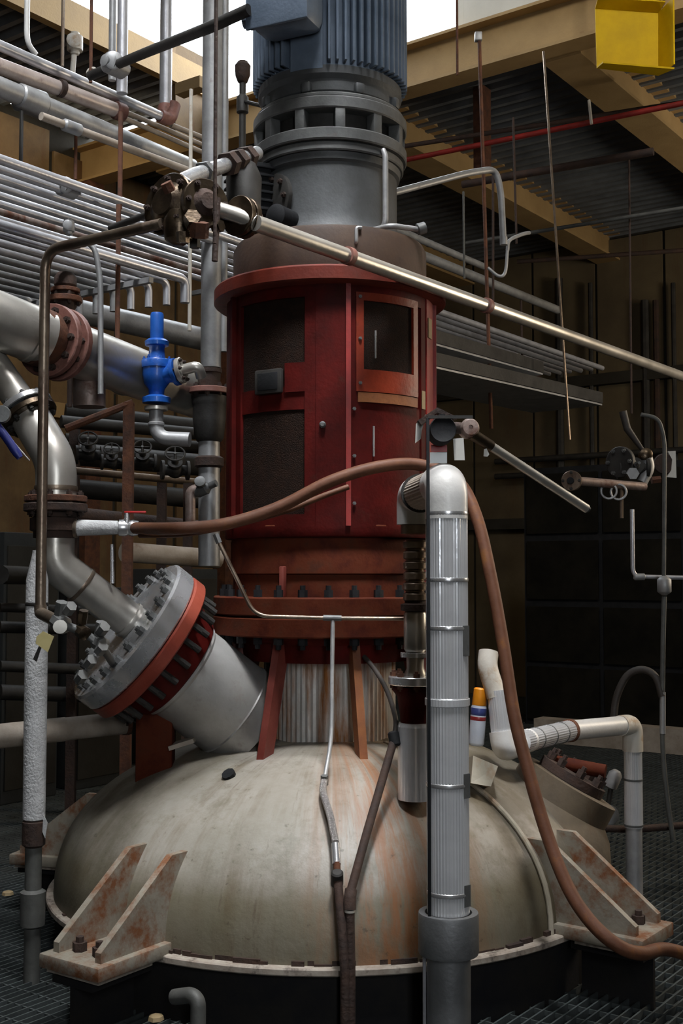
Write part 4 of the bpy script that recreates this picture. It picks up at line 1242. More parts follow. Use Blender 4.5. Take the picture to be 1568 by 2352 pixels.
# needle valves hanging below the flange
sv = thing('sample_valves', 'cluster of small silver sample valves hung at the foot of the brown bronze pipe', 'valve', foot)
q0 = at(92, 1412, 4.35); q1 = at(140, 1432, 4.3); q2 = at(190, 1452, 4.28); q3 = at(230, 1478, 4.3)
obj('tee', tube(B(), bend([foot + UP * 0.01, V((foot.x, foot.y, q0.z)), q1], 0.03), 0.024, 14), 'bronze_pipe', sv)
obj('pipe', tube(B(), [q1, q2, q3, N0 + ND * 0.31 + V((-0.02, -0.05, -0.17))], 0.016, 12), 'steel_grey', sv)
for p_, r_, mat_ in ((q1, 0.034, 'steel_grey'), (q2, 0.026, 'brass_dark'), (q3, 0.03, 'steel_grey')):
    obj('valve_body', lathe(B(), [(r_ * 0.5, -r_ * 1.1), (r_, -r_ * 0.8), (r_, r_ * 0.7), (r_ * 0.5, r_)], p_, V((0.6, -0.65, -0.3)), 8), mat_, sv)
    obj('nut', hexnut(B(), p_ + V((0.0, 0, 0.055)), V((0.2, -0.3, 1)), r_ * 0.7, 0.05), mat_, sv)
for px, py in ((160, 1398), (236, 1445), (232, 1490), (207, 1520), (186, 1555)):
    obj('nut', hexnut(B(), at(px, py, 4.26), V((0.5, -0.6, 0.5)), 0.021, 0.04), 'steel_grey', sv)
obj('hand_tab', lathe(B(), [(0.022, -0.02), (0.025, 0), (0.025, 0.012), (0, 0.016)], q1 + V((0.01, -0.05, -0.01)), V((0.1, -1, 0.05)), 16), 'paper_white', sv)
bm = B(); prism(bm, [at(84, 1462, 4.22), at(99, 1450, 4.22), at(124, 1462, 4.22), at(110, 1498, 4.22), at(82, 1478, 4.22)], V((0, 0.004, 0)))
obj('tag', bm, 'paper_yellow', sv, 'yellowed paper tag')
bm = B(); prism(bm, [at(92, 1478, 4.235), at(97, 1482, 4.235), at(84, 1520, 4.235), at(76, 1514, 4.235)], V((0, 0.006, 0)))
obj('tag_strap', bm, 'dark_iron', sv)

# white lagged riser with bare foot
a = at(78, 1880, 4.75)
o = thing('lagged_riser', 'white lagged upright pipe at the far left going into the grating', 'pipe', V((a.x, a.y, 0)))
zt = at(0, 1275, 4.75).z
obj('lagging', lathe(B(), [(0.02, zt - a.z + 0.02), (0.022, zt - a.z), (0.044, zt - a.z - 0.10), (0.0455, zt - a.z - 0.6), (0.044, 0.0), (0.03, -0.01)][::-1], a, UP, 28), 'wrap_white', o)
obj('cut_band', lathe(B(), [(0.0445, 0), (0.047, 0.003), (0.047, 0.012), (0.0445, 0.015)], V((a.x, a.y, at(0, 1392, 4.75).z)), UP, 28), 'dark_iron', o)
obj('pipe', tube(B(), [V((a.x, a.y, -0.2)), V((a.x, a.y, a.z + 0.02))], 0.033, 18), 'pole_grey', o)
obj('coupling', lathe(B(), [(0.034, 0), (0.046, 0.01), (0.046, 0.1), (0.034, 0.11)], V((a.x, a.y, at(0, 1945, 4.75).z)), UP, 18), 'dark_rust', o)
obj('coupling', lathe(B(), [(0.034, 0), (0.048, 0.01), (0.05, 0.14), (0.034, 0.15)], V((a.x, a.y, at(0, 2130, 4.75).z)), UP, 18), 'pole_grey', o)
obj('peel', prism(B(), [at(100, 1872, 4.73), at(109, 1890, 4.73), at(104, 1925, 4.73), at(98, 1910, 4.73)], V((0, 0.01, 0))), 'wrap_white', o)

# lagged horizontal pipe with open end
a, b = at(-30, 1694, 4.95), at(286, 1660, 5.25)
o = thing('lagged_pipe', 'stained lagged pipe coming in at left with an open rusty end', 'pipe', a)
d = (b - a).normalized()
obj('lagging', tube(B(), [a, a + (b - a) * 0.55, a + (b - a) * 0.56, b], [0.052, 0.052, 0.05, 0.05], 24), 'old_insulation', o)
flange(o, b, d, 0.055, 0.02, 'rust', 4, 'dark_rust', 0.01)
obj('stub', tube(B(), [b + d * 0.01, b + d * 0.09], 0.034, 16), 'dark_rust', o)
# thin hanging tubes under the hose spool
pipe('drain_tube', 'thin shiny drain tube hanging under the taped white pipe', [at(257, 1250, 4.9), at(258, 1340, 4.9)], 0.008, 'bright_steel')
# blue pliers-like lever at the left edge
o = thing('hand_clamp', 'dark blue handled hand clamp poking in at the left edge', 'clamp', at(20, 1050, 4.3))
obj('grip', tube(B(), spline([at(-10, 975, 4.3), at(12, 1002, 4.3), at(46, 1052, 4.3)], 5), [0.016] * 8 + [0.017, 0.016, 0.012], 10), 'tool_blue', o)
obj('jaw', lathe(B(), [(0.03, -0.02), (0.034, 0.0), (0.03, 0.02)], at(4, 952, 4.3), V((0.2, -1, 0)), 20), 'steel_grey', o)
obj('wire', tube(B(), [at(22, 1005, 4.31), at(68, 1058, 4.31)], 0.003, 6), 'stainless', o)

# ============================================================ FRONT RIGHT: JACKETED PIPE
YJ = 3.95
jx = at(1027, 1600, YJ).x
def jz(y):
    return at(1027, y, YJ).z
jp = thing('jacketed_pipe', 'tall corrugated silver jacketed pipe with white elbow, nearest to the photographer', 'pipe', V((jx, YJ, 0)))
J = V((jx, YJ, 0))
bm = B(); tube(bm, [J + UP * jz(2095), J + UP * jz(1192)], 0.0695, 84, True, 0.014)
obj('jacket', bm, 'insul_jacket', jp, 'corrugated silver jacket', angle=8)
for y in (1180, 1332, 1442, 1606, 1800, 2048):
    bm = B(); lathe(bm, [(0.069, -0.008), (0.0715, -0.006), (0.0725, 0.0), (0.0715, 0.006), (0.069, 0.008)], J + UP * jz(y), UP, 48)
    obj('band', bm, 'bright_steel', jp)
bm = B(); lathe(bm, [(0.0715, -0.012), (0.0745, -0.01), (0.0745, 0.012), (0.0715, 0.014)], J + UP * jz(1612), UP, 84, rib=0.006)
obj('overlap_band', bm, 'insul_jacket', jp, angle=8)
for y, h in ((1460, 0.10), (1790, 0.08), (2040, 0.07)):
    obj('tape_patch', box(B(), J + V((0.058, -0.043, jz(y + 10))), 0.028, 0.004, h, (V((0.8, 0.6, 0)), V((0.6, -0.8, 0)), UP)), 'steel_grey', jp)
# white elbows on top
e0 = J + UP * jz(1192)
e1 = J + UP * jz(1110)
bk = at(952, 1120, 4.55); 
e2 = V((bk.x, bk.y, e1.z))
e3 = V((bk.x, bk.y, at(0, 1205, bk.y).z))
dd = (e2 - e1).normalized()
bm = B(); tube(bm, bend([e0, e1, e1 + dd * 0.115], 0.112, 12), 0.0715, 40)
obj('front_elbow', bm, 'pvc_white', jp, 'glossy white elbow cover')
bm = B(); tube(bm, [e1 + dd * 0.10, e2 - dd * 0.10], 0.064, 72, True, 0.014)
obj('cross_jacket', bm, 'old_insulation', jp, angle=8)
bm = B(); tube(bm, bend([e2 - dd * 0.115, e2, e3], 0.11, 12), 0.070, 40)
obj('rear_elbow', bm, 'pvc_white', jp)
bm = B(); lathe(bm, [(0.064, -0.004), (0.074, -0.004), (0.074, 0.004), (0.064, 0.004)], e2 - dd * 0.12, dd, 36)
obj('elbow_lip', bm, 'dark_iron', jp)
# grey collar and lower pipe
sl = thing('pipe_sleeve', 'dull grey sleeve collar and post under the jacketed pipe', 'pipe', V((jx, YJ, -0.24)))
bm = B(); lathe(bm, [(0.078, jz(2190)), (0.098, jz(2188)), (0.100, jz(2183)), (0.100, jz(2100)), (0.098, jz(2094)), (0.078, jz(2094)), (0.076, jz(2110))], J, UP, 48)
obj('collar', bm, 'dull_jacket', sl)
bm = B(); tube(bm, [J - UP * 0.24, J + UP * jz(2170)], 0.0725, 40)
obj('post', bm, 'dull_jacket', sl)
bm = B(); tube(bm, [J + V((-0.08, 0, -0.2)), J + V((-0.08, 0, jz(2188)))], 0.006, 8)
obj('drain_wire', bm, 'galvanised', sl)
# slim black stand post with cross bar, lamp head and cards
po = at(982, 960, 3.9)
px0 = V((po.x, po.y, 0))
bs = thing('sign_stand', 'slim black post standing against the jacketed pipe with a bar on top', 'stand', px0)
obj('post', box(B(), V((po.x, po.y, po.z / 2 + 0.2)), 0.011, 0.011, po.z - 0.4, None, 0.002), 'black', bs)
b1 = at(1085, 958, 3.9)
obj('cross_bar', box(B(), V(((po.x + b1.x) / 2, po.y, b1.z)), b1.x - po.x, 0.012, 0.010), 'dark_iron', bs)
hd = thing('round_monitor', 'black round sensor head hung under the bar of the slim black post', 'sensor', at(1012, 1035, 3.98))
c = at(1014, 990, 3.98)
hd_d = V((0.05, -1, 0.05))
obj('drum', lathe(B(), [(0.03, -0.05), (0.045, -0.045), (0.046, 0.03), (0.043, 0.04), (0.037, 0.036), (0.0, 0.03)], c, hd_d, 32), 'black', hd)
obj('hanger', box(B(), c + V((0, 0, 0.045)), 0.02, 0.04, 0.02), 'black', hd)
obj('hood', prism(B(), [at(958, 968, 4.05), at(1003, 938, 4.05), at(1050, 962, 4.05), at(1040, 966, 4.05), at(1003, 950, 4.05), at(966, 978, 4.05)], V((0, 0.06, 0))), 'dark_rust', hd)
obj('white_flap', prism(B(), [at(955, 974, 4.06), at(978, 952, 4.06), at(968, 990, 4.06), at(966, 1008, 4.06), at(953, 1018, 4.06)], V((0, 0.012, 0))), 'paper_white', hd)
c = at(1076, 985, 4.0)
av = thing('pivot_valve', 'rusty round pivot valve at the right end of the bar holding the arm', 'valve', at(1076, 1005, 4.0))
obj('body', lathe(B(), [(0.02, -0.04), (0.03, -0.035), (0.033, 0.02), (0.026, 0.034), (0.008, 0.036), (0.007, 0.03), (0, 0.03)], c, V((0.1, -1, 0.05)), 24), 'rusty_pipe', av)
obj('neck', tube(B(), [c, c + V((-0.06, 0.0, 0.005))], 0.02, 14), 'dark_rust', av)
a, b = at(1092, 1002, 4.0), at(1346, 1168, 4.3)
dm = (b - a).normalized()
obj('ferrule', tube(B(), [a - dm * 0.02, a + dm * 0.075], 0.0195, 18), 'brass_dark', av)
obj('arm', tube(B(), [a + dm * 0.06, b], 0.0165, 18), 'stainless', av, 'long silver arm pointing down right')
obj('arm_tip', tube(B(), [b - dm * 0.01, b + dm * 0.01], 0.013, 14), 'dark_iron', av)
for nm, pts_, Y, mat_, lab, ct in (('hanging_card', ((1040, 1008), (1064, 1006), (1067, 1057), (1043, 1057)), 3.97, 'paper_white', 'pale card hanging from the pivot valve, right of the white elbow', 'card'),
                                   ('hanging_card', ((987, 1039), (1026, 1039), (1026, 1064), (987, 1064)), 4.06, 'dial_face', 'bluish white card standing behind the top of white elbow', 'card'),
                                   ('red_label', ((990, 1022), (1026, 1022), (1026, 1038), (990, 1038)), 4.06, 'bright_red', 'red label strip just under the black sensor head', 'label'),
                                   ('hanging_tag', ((1111, 1032), (1117, 1030), (1123, 1044), (1119, 1049), (1110, 1048)), 4.02, 'paper_white', 'small white tag hanging from the silver arm', 'tag')):
    obj(nm, prism(B(), [at(x_, y_, Y) for x_, y_ in pts_], V((0, 0.006, 0))), mat_, None, lab, ct)

# ---------------------------------------------------------- valve stack behind it
YS = 4.55
sx = bk.x
S = V((sx, YS, 0))
def sz(y):
    return at(950, y, YS).z
vs = thing('fitting_stack', 'stack of dark bronze fittings and flanges beside the jacketed pipe', 'fitting', V((sx, YS, sz(1802))))
bm = B(); lathe(bm, [(0.03, sz(1228)), (0.055, sz(1226)), (0.055, sz(1206)), (0.03, sz(1205))], S, UP, 28)
obj('top_flange', bm, 'bronze_pipe', vs)
prof = []
for k in range(6):
    y = 1240 + k * 24
    prof += [(0.036, sz(y + 22)), (0.046, sz(y + 18)), (0.046, sz(y + 5)), (0.036, sz(y))]
prof = sorted(prof, key=lambda q: q[1])
bm = B(); lathe(bm, prof, S, UP, 28); obj('bellows', bm, 'bronze_pipe', vs)
bm = B(); lathe(bm, [(0.03, sz(1405)), (0.056, sz(1402)), (0.056, sz(1388)), (0.04, sz(1385)), (0.04, sz(1376)), (0.03, sz(1372))], S, UP, 24)
obj('union', bm, 'dark_rust', vs)
bm = B(); lathe(bm, [(0.036, sz(1498)), (0.044, sz(1490)), (0.044, sz(1410)), (0.038, sz(1404))], S, UP, 24)
obj('spool', bm, 'stainless', vs)
bm = B(); lathe(bm, [(0.03, sz(1510)), (0.058, sz(1509)), (0.058, sz(1499)), (0.03, sz(1498))], S, UP, 28)
obj('clamp_flange', bm, 'bright_steel', vs)
bm = B(); lathe(bm, [(0.045, sz(1552)), (0.034, sz(1535)), (0.034, sz(1508))], S, UP, 24)
obj('neck', bm, 'stainless', vs)
ff = flange(vs, V((sx, YS, sz(1572))), UP, 0.104, sz(1552) - sz(1572), 'bright_steel', 8, 'rust', 0.014)
bm = B(); lathe(bm, [(0.058, sz(1660)), (0.06, sz(1640)), (0.07, sz(1600)), (0.088, sz(1585)), (0.088, sz(1576)), (0.04, sz(1574))], S, UP, 32)
obj('red_nozzle', bm, 'red_paint', vs)
bm = B(); lathe(bm, [(0.068, sz(1835)), (0.068, sz(1668)), (0.064, sz(1660)), (0.04, sz(1655))], S, UP, 64, rib=0.006)
obj('nozzle_jacket', bm, 'insul_jacket', vs, angle=8)

# ---------------------------------------------------------- tubing over the dome
tb_ = thing('steel_tubing', 'bent thin steel tubing with a tee in front of the red flange', 'tubing', at(762, 1700, 4.72))
Yt = 4.74
obj('cross_tube', tube(B(), bend([at(500, 1240, 4.8), at(585, 1415, Yt), at(765, 1420, Yt), at(935, 1421, 4.72)], 0.06, 8), 0.0085, 10), 'bronze_pipe', tb_)
obj('end_nut', hexnut(B(), at(499, 1237, 4.8), V((0.4, 0, -1)), 0.014, 0.04), 'steel_grey', tb_)
obj('tee', tube(B(), [at(742, 1419, Yt), at(784, 1420, Yt)], 0.0125, 10), 'steel_grey', tb_)
low = [at(764, 1425, Yt), at(762, 1560, 4.72), at(760, 1690, 4.66), at(746, 1785, 4.56)]
obj('drop_tube', tube(B(), spline(low, 5), 0.0085, 10), 'galv_dull', tb_)
bh = thing('braided_hose', 'short braided steel hose curving over the dome between fittings', 'hose', at(770, 1990, 4.25))
obj('braid', tube(B(), spline([at(745, 1790, 4.555), at(742, 1820, 4.5), at(758, 1875, 4.38), at(770, 1935, 4.28)], 8), 0.0135, 14), 'braid', bh)
obj('end_nut', hexnut(B(), at(745, 1792, 4.555), V((0, -0.3, 1)), 0.0145, 0.04), 'steel_grey', bh)
obj('ferrule', tube(B(), [at(770, 1938, 4.275), at(773, 1985, 4.23)], 0.0155, 14), 'bright_steel', bh)
obj('brass_collar', tube(B(), [at(773, 1980, 4.23), at(774, 2000, 4.22)], 0.013, 12), 'rust', bh)
d1 = thing('steam_drop', 'dark rusty pipe dropping straight down the dome front, left of two', 'pipe', at(792, 2240, 4.11))
a = at(775, 2020, 4.2)
obj('pipe', tube(B(), [a, at(784, 2120, 4.13), at(792, 2235, 4.11), V((at(792, 2235, 4.11).x, 4.11, -0.2))], 0.0165, 14), 'dark_rust', d1)
obj('coupling', lathe(B(), [(0.016, -0.03), (0.022, -0.025), (0.022, 0.025), (0.016, 0.03)], at(774, 2018, 4.205), V((0, -0.5, 1)), 14), 'dark_iron', d1)
obj('brass_nut', tube(B(), [at(773, 1998, 4.22), at(774, 2012, 4.21)], 0.014, 10), 'brass_dark', d1)
d2_ = thing('steam_drop', 'dark rusty pipe slanting down right of the braided hose', 'pipe', at(803, 2240, 4.115))
pts = [at(902, 1708, 4.52), at(840, 1920, 4.28), at(806, 2044, 4.17)]
obj('slant_pipe', tube(B(), pts, 0.0155, 14), 'dark_rust', d2_)
obj('coupling', lathe(B(), [(0.017, -0.03), (0.022, -0.024), (0.022, 0.02), (0.017, 0.026)], at(905, 1696, 4.53), V((-0.2, 0.3, 1)), 14), 'black', d2_)
obj('elbow', tube(B(), bend([at(806, 2044, 4.17), at(803, 2065, 4.15), at(803, 2090, 4.14)], 0.02), 0.022, 14), 'dark_rust', d2_)
e_ = at(803, 2090, 4.14)
obj('drop_pipe', tube(B(), [e_, V((e_.x + 0.003, 4.12, 0.25)), V((e_.x + 0.003, 4.12, -0.2))], 0.0165, 14), 'dark_rust', d2_)
bm = B(); band(bm, at(803, 2092, 4.14), UP, 0.019, 0.008); obj('pale_ring', bm, 'pvc_stained', d2_)
pipe('flexible_tube', 'thin dark flexible tube from the hub down to the slanting pipe', spline([at(836, 1508, 4.98), at(862, 1540, 4.9), at(890, 1590, 4.75), at(908, 1650, 4.6), at(906, 1690, 4.54)], 6), 0.010, 'hose_dark', 'tube')

# ---------------------------------------------------------- brown hose
pts = [h3 + V((-0.03, 0, 0)), at(400, 1214, 4.55), at(520, 1203, 4.62), at(640, 1165, 4.66), at(760, 1105, 4.66), at(870, 1072, 4.68), at(965, 1068, 4.72),
       at(1050, 1105, 4.7), at(1095, 1190, 4.62), at(1128, 1330, 4.55), at(1155, 1480, 4.5), at(1180, 1640, 4.46), at(1210, 1760, 4.42), at(1252, 1905, 4.36),
       at(1300, 2030, 4.27), at(1350, 2110, 4.2), at(1412, 2168, 4.14), at(1470, 2190, 4.18), at(1540, 2182, 4.4), V((1.50, 4.58, 0.09)), V((1.75, 4.75, 0.027)), V((2.3, 5.1, 0.026))]
bm = B(); tube(bm, spline(pts, 8), 0.0245, 16)
obj('brown_hose', bm, 'hose', None, 'long brown rubber hose looping over to the right and down to the floor', 'hose')
pts = [h3 + V((0.0, 0.0, -0.03)), at(430, 1226, 4.66), at(560, 1200, 4.74), at(660, 1172, 4.76), at(740, 1140, 4.78), at(800, 1118, 4.8)]
bm = B(); tube(bm, spline(pts, 6), 0.012, 10)
obj('thin_hose', bm, 'hose', None, 'thin brown hose sagging just under the thick hose at left', 'hose')

# ---------------------------------------------------------- small lagged line on the right
wl_ = thing('lagged_line', 'small white lagged pipe line dropping and running right behind the brown hose', 'pipe', at(1155, 1720, 4.95))
obj('top_elbow', tube(B(), bend([at(1122, 1497, 5.0), at(1118, 1530, 4.98), at(1140, 1600, 4.96)], 0.06), 0.042, 28), 'pvc_stained', wl_)
obj('drop_jacket', tube(B(), [at(1140, 1585, 4.96), at(1151, 1690, 4.95)], 0.041, 56, True, 0.014), 'insul_jacket', wl_, angle=8)
c = at(1156, 1722, 4.94)
r1 = at(1215, 1700, 5.1); r2 = at(1308, 1678, 5.5); r3 = at(1452, 1664, 5.84)
obj('corner_elbow', tube(B(), bend([at(1150, 1680, 4.95), c, r1], 0.07, 10), 0.050, 28), 'pvc_white', wl_)
obj('cross_jacket', tube(B(), [r1 - (r2 - r1) * 0.2, r2], 0.047, 56, True, 0.014), 'insul_jacket', wl_, angle=8)
obj('strap', lathe(B(), [(0.045, -0.015), (0.053, -0.01), (0.053, 0.01), (0.045, 0.015)], r2, r3 - r2, 24), 'rust', wl_)
obj('cross_cover', tube(B(), [r2, r2 + (r3 - r2) * 0.86], 0.046, 28), 'pvc_white', wl_)
dn = V((r3.x, r3.y, at(0, 1900, r3.y).z))
obj('end_elbow', tube(B(), bend([r2 + (r3 - r2) * 0.8, r3, r3 - UP * 0.13], 0.09, 10), 0.050, 28), 'pvc_stained', wl_)
obj('down_jacket', tube(B(), [r3 - UP * 0.11, dn], 0.044, 56, True, 0.014), 'insul_jacket', wl_, angle=8)
obj('bare_foot', tube(B(), [dn, V((dn.x, dn.y, -0.2))], 0.040, 20), 'galv_dull', wl_)
for k in range(3):
    bm = B(); band(bm, r1 + (r2 - r1) * (0.15 + 0.3 * k), r2 - r1, 0.049, 0.008); obj('band', bm, 'steel_grey', wl_)
for yy in (1790, 1895):
    bm = B(); band(bm, V((dn.x, dn.y, at(0, yy, dn.y).z)), UP, 0.046, 0.01); obj('band', bm, 'steel_grey', wl_)
# spray can
can = thing('spray_can', 'white spray can with orange cap leaning between the two jacketed pipes', 'can', at(1092, 1712, 4.98))
p0 = at(1093, 1712, 4.98); d = (at(1103, 1580, 4.98) - p0).normalized()
L = (at(1103, 1580, 4.98) - p0).length
obj('body', lathe(B(), [(0.026, 0), (0.032, 0.006), (0.033, 0.012), (0.033, L * 0.66), (0.026, L * 0.74), (0.02, L * 0.75)], p0, d, 28), 'can_white', can)
obj('cap', lathe(B(), [(0.03, L * 0.70), (0.031, L * 0.71), (0.027, L * 0.98), (0.022, L), (0, L)], p0, d, 28), 'cap_orange', can)
x_, y_, z_ = axes(d)
obj('blue_band', lathe(B(), [(0.0332, L * 0.53), (0.0336, L * 0.535), (0.0336, L * 0.65), (0.0332, L * 0.655)], p0, d, 28), 'can_blue', can)
obj('red_band', lathe(B(), [(0.0332, L * 0.44), (0.0336, L * 0.445), (0.0336, L * 0.50), (0.0332, L * 0.505)], p0, d, 28), 'can_red', can)

# ============================================================ RIGHT: OVERHEAD
# yellow open tray of sheet steel
Yy = 8.15
ty = thing('yellow_hood', 'yellow sheet steel hood hanging at the upper right under the tan beam', 'hood', at(1450, 190, Yy))
q = [at(1366, 20, Yy), at(1512, 30, Yy), at(1512, 172, Yy), at(1370, 155, Yy)]
n_ = V((0.12, 1, 0)).normalized()
def quadplate(a, b, c, d, th=0.012):
    nn = (b - a).cross(d - a).normalized()
    return prism(B(), [a, b, c, d], nn * th)
obj('back_plate', quadplate(*q), 'yellow_paint', ty)
o_ = V((0.03, -0.32, -0.03))
obj('top_lip', quadplate(q[0], q[1], q[1] + V((0.02, -0.10, 0.035)), q[0] + V((0.0, -0.10, 0.035))), 'yellow_paint', ty)
obj('right_side', quadplate(q[1], q[2], q[2] + V((0.055, -0.2, -0.01)), q[1] + V((0.05, -0.2, 0.01))), 'yellow_paint', ty)
obj('bottom_lip', quadplate(q[3], q[2], q[2] + V((0.055, -0.2, -0.04)), q[3] + V((0.0, -0.2, -0.05))), 'yellow_paint', ty)
obj('hanger_strap', tube(B(), [q[1] + V((-0.05, 0, 0)), q[1] + V((-0.05, 0.1, 0.5))], 0.012, 8), 'dark_rust', ty)
obj('hanger_strap', tube(B(), [q[0] + V((0.05, 0, 0)), q[0] + V((0.05, 0.1, 0.5))], 0.012, 8), 'dark_rust', ty)
bm = B()
for k in range(16):
    a = at(1418 + 8.5 * k, 22 - 0.9 * k + random.uniform(-5, 5), 8.3)
    lathe(bm, [(0.03, -0.02), (0.034, 0.0), (0.0, 0.03)], a, V((random.uniform(-1, 1), -1, random.uniform(-1, 1))), 6)
obj('rust_scale', bm, 'rust', None, 'flaking rust crust along the tan beam behind the yellow hood', 'rust', kind='stuff')

# overhead pipes across the low roof
def xpipe(label, p0, p1, z, r, mat, name='overhead_pipe'):
    a, b = atz(*p0, z), atz(*p1, z)
    d = (b - a).normalized()
    return obj(name, tube(B(), [a - d * 0.6, b + d * 1.5], r, 12), mat, None, label, 'pipe')
xpipe('red sprinkler pipe running under the tan roof beams', (938, 366), (1568, 237), 5.20, 0.022, 'fire_red')
xpipe('dark slim pipe just above red sprinkler pipe', (940, 334), (1360, 268), 5.32, 0.02, 'dark_rust')
o = obj('overhead_pipe', tube(B(), [atz(1062, 424, 4.9), atz(1500, 348, 4.9) ], 0.032, 12), 'dark_rust', None, 'dark rusty pipe with open end below the red sprinkler pipe', 'pipe')
xpipe('dull grey pipe low under the roof at right', (1215, 535), (1568, 478), 4.55, 0.017, 'pole_grey')
xpipe('dull red pipe running along the far wall top', (1320, 592), (1568, 575), 4.9, 0.024, 'dark_rust')
a = at(1106, 150, 10.2)
o = obj('hanger_post', box(B(), V((a.x, a.y, (5.9 + at(0, 392, 10.2).z) / 2)), 0.14, 0.10, 5.9 - at(0, 392, 10.2).z, (E1, E2, UP)), 'rust', None, 'olive brown steel post hanging down from the dark roof', 'post')
# pale hooked pipe
hk = thing('hooked_pipe', 'pale grey pipe bending down into a hook right of gearbox', 'pipe', at(1156, 560, 6.3))
pts = bend([at(905, 442, 5.9), at(1075, 397, 6.2), at(1138, 388, 6.3), at(1150, 440, 6.3), at(1156, 560, 6.3)], 0.10, 8)
obj('pipe', tube(B(), pts, 0.018, 14), 'galv_dull', hk)
obj('tip', tube(B(), [at(1156, 545, 6.3), at(1156.5, 563, 6.3)], 0.021, 14), 'galv_dull', hk)
# rods down from the roof
for px0, px1, y0, y1, Y, r_, mat, lab in ((1048, 1050, 0, 172, 6.5, 0.007, 'rust', 'thin rod crossing the bright window right of motor'),
                                        (1100, 1128, 85, 985, 8.0, 0.013, 'rust', 'rusty hanger rod with pale clamp, just right of the red flange'),
                                        (1248, 1308, 118, 1010, 8.2, 0.009, 'bronze_pipe', 'long thin rod hanging near the middle of the tan beam'),
                                        (1132, 1132, 395, 700, 9.2, 0.010, 'dark_rust', 'dark thin rod behind the pale hooked pipe'),
                                        (1064, 1066, 440, 640, 8.6, 0.008, 'pole_grey', 'pale thin rod below the near tan roof beam'),
                                        (1178, 1186, 270, 560, 9.0, 0.009, 'dark_rust', 'dark thin rod between the two tan roof beams'),
                                        (1352, 1358, 230, 285, 9.0, 0.012, 'pvc_stained', 'short pale hanger over the red sprinkler pipe'),
                                        (1444, 1450, 360, 950, 9.6, 0.009, 'dark_rust', 'faint dark rod at right in front of the far wall'),
                                        (1196, 1200, 690, 900, 10.5, 0.011, 'dark_rust', 'faint dark rod over the cable trays')):
    b = at(px1, y1, Y)
    a = at(px0, y0, Y)
    obj('hanger_rod', tube(B(), [b, V((a.x, a.y, a.z)) if y0 > 0 else V((a.x, a.y, 8.45))], r_, 8), mat, None, lab, 'rod')
obj('rod_clamp', box(B(), at(1098, 85, 8.0), 0.05, 0.05, 0.06, None, 0.006), 'galv_dull', None, 'pale clamp on top of the rusty hanger rod at beam edge', 'clamp')
bm = B(); tube(bm, spline([at(1165, 575, 7.4), at(1170, 552, 7.4), at(1200, 538, 7.5), at(1215, 535, 7.6)], 5) , 0.012, 8)
obj('flexible_conduit', bm, 'galv_dull', None, 'small curved conduit joining the dull grey pipe at right', 'conduit')
pipe('flexible_conduit', 'faint cable drooping under the small curved conduit', spline([at(1165, 575, 7.4), at(1160, 625, 7.4), at(1145, 634, 7.4), at(1120, 615, 7.4)], 6), 0.010, 'galv_dull', 'conduit')
# racks and trays continuing behind the stand
for k, (p0, p1, z, r_, mat, lab) in enumerate((((960, 548), (1110, 612), 4.35, 0.030, 'galv_dull', 'grey pipe leaving the rack right of brown drum, upper'),
                                              ((965, 585), (1280, 712), 4.2, 0.040, 'galv_dull', 'grey pipe leaving the rack right of brown drum, lower'))):
    a, b = atz(*p0, z), atz(*p1, z)
    d = (b - a).normalized()
    obj('rack_pipe', tube(B(), [a - d * 1.2, b], r_, 12), mat, None, lab, 'pipe')
for k, (p0, p1, z, w_, lab) in enumerate((((985, 820), (1170, 868), 3.05, 0.55, 'grey cable tray under the conduits right of the stand, upper'),
                                          ((985, 872), (1300, 938), 2.85, 0.6, 'grey cable tray under the conduits right of the stand, lower'))):
    a, b = atz(*p0, z), atz(*p1, z)
    o = thing('cable_tray', lab, 'tray', a, 'cable trays right of the stand')
    d = (b - a).normalized()
    L_ = (b - a).length + 1.0
    m_ = (a + b) / 2 - d * 0.5
    y_ = UP.cross(d)
    obj('tray_floor', box(B(), m_, L_, w_, 0.012, (d, y_, UP)), 'galv_dull', o)
    for e in (-1, 1):
        obj('tray_side', box(B(), m_ + y_ * e * w_ / 2 + UP * 0.05, L_, 0.012, 0.08, (d, y_, UP)), 'dark_iron', o)
# vertical conduits on the far wall
for k, (px, y0, y1, r_, mat) in enumerate(((1283, 640, 950, 0.05, 'dark_iron'), (1355, 650, 900, 0.03, 'dark_iron'), (1480, 690, 1000, 0.05, 'dark_iron'), (1505, 690, 1000, 0.04, 'dark_rust'), (1545, 650, 980, 0.03, 'dark_iron'))):
    a, b = at(px, y0, 0.001), None
    d0_, d1_ = ray(px, y0), ray(px, y1)
    f0 = (SB - 0.12) / d0_.dot(E1)
    p = V((d0_.x * f0, d0_.y * f0, EYE + d0_.z * f0))
    obj('wall_conduit', tube(B(), [V((p.x, p.y, 1.0)), p], r_, 8), mat, None, ['dark conduit on the far wall, leftmost', 'dark conduit on the far wall, second from left', 'thick dark conduit pair on the far wall, left one',
        'thick dark conduit pair on the far wall, right one', 'dark conduit on the far wall near the right edge'][k], 'conduit', 'conduits on the far wall')
for k, (y, z) in enumerate(((1040, 3.1), (1078, 2.9))):
    a, b = st(SB - 0.2, -7.5, z), st(SB - 0.2, 0.5, z)
    obj('wall_pipe', tube(B(), [a, b], 0.04, 10), 'dark_iron', None, ['dark pipe along the far wall, upper of two', 'dark pipe along the far wall, lower of two'][k], 'pipe', 'pipes along the far wall')

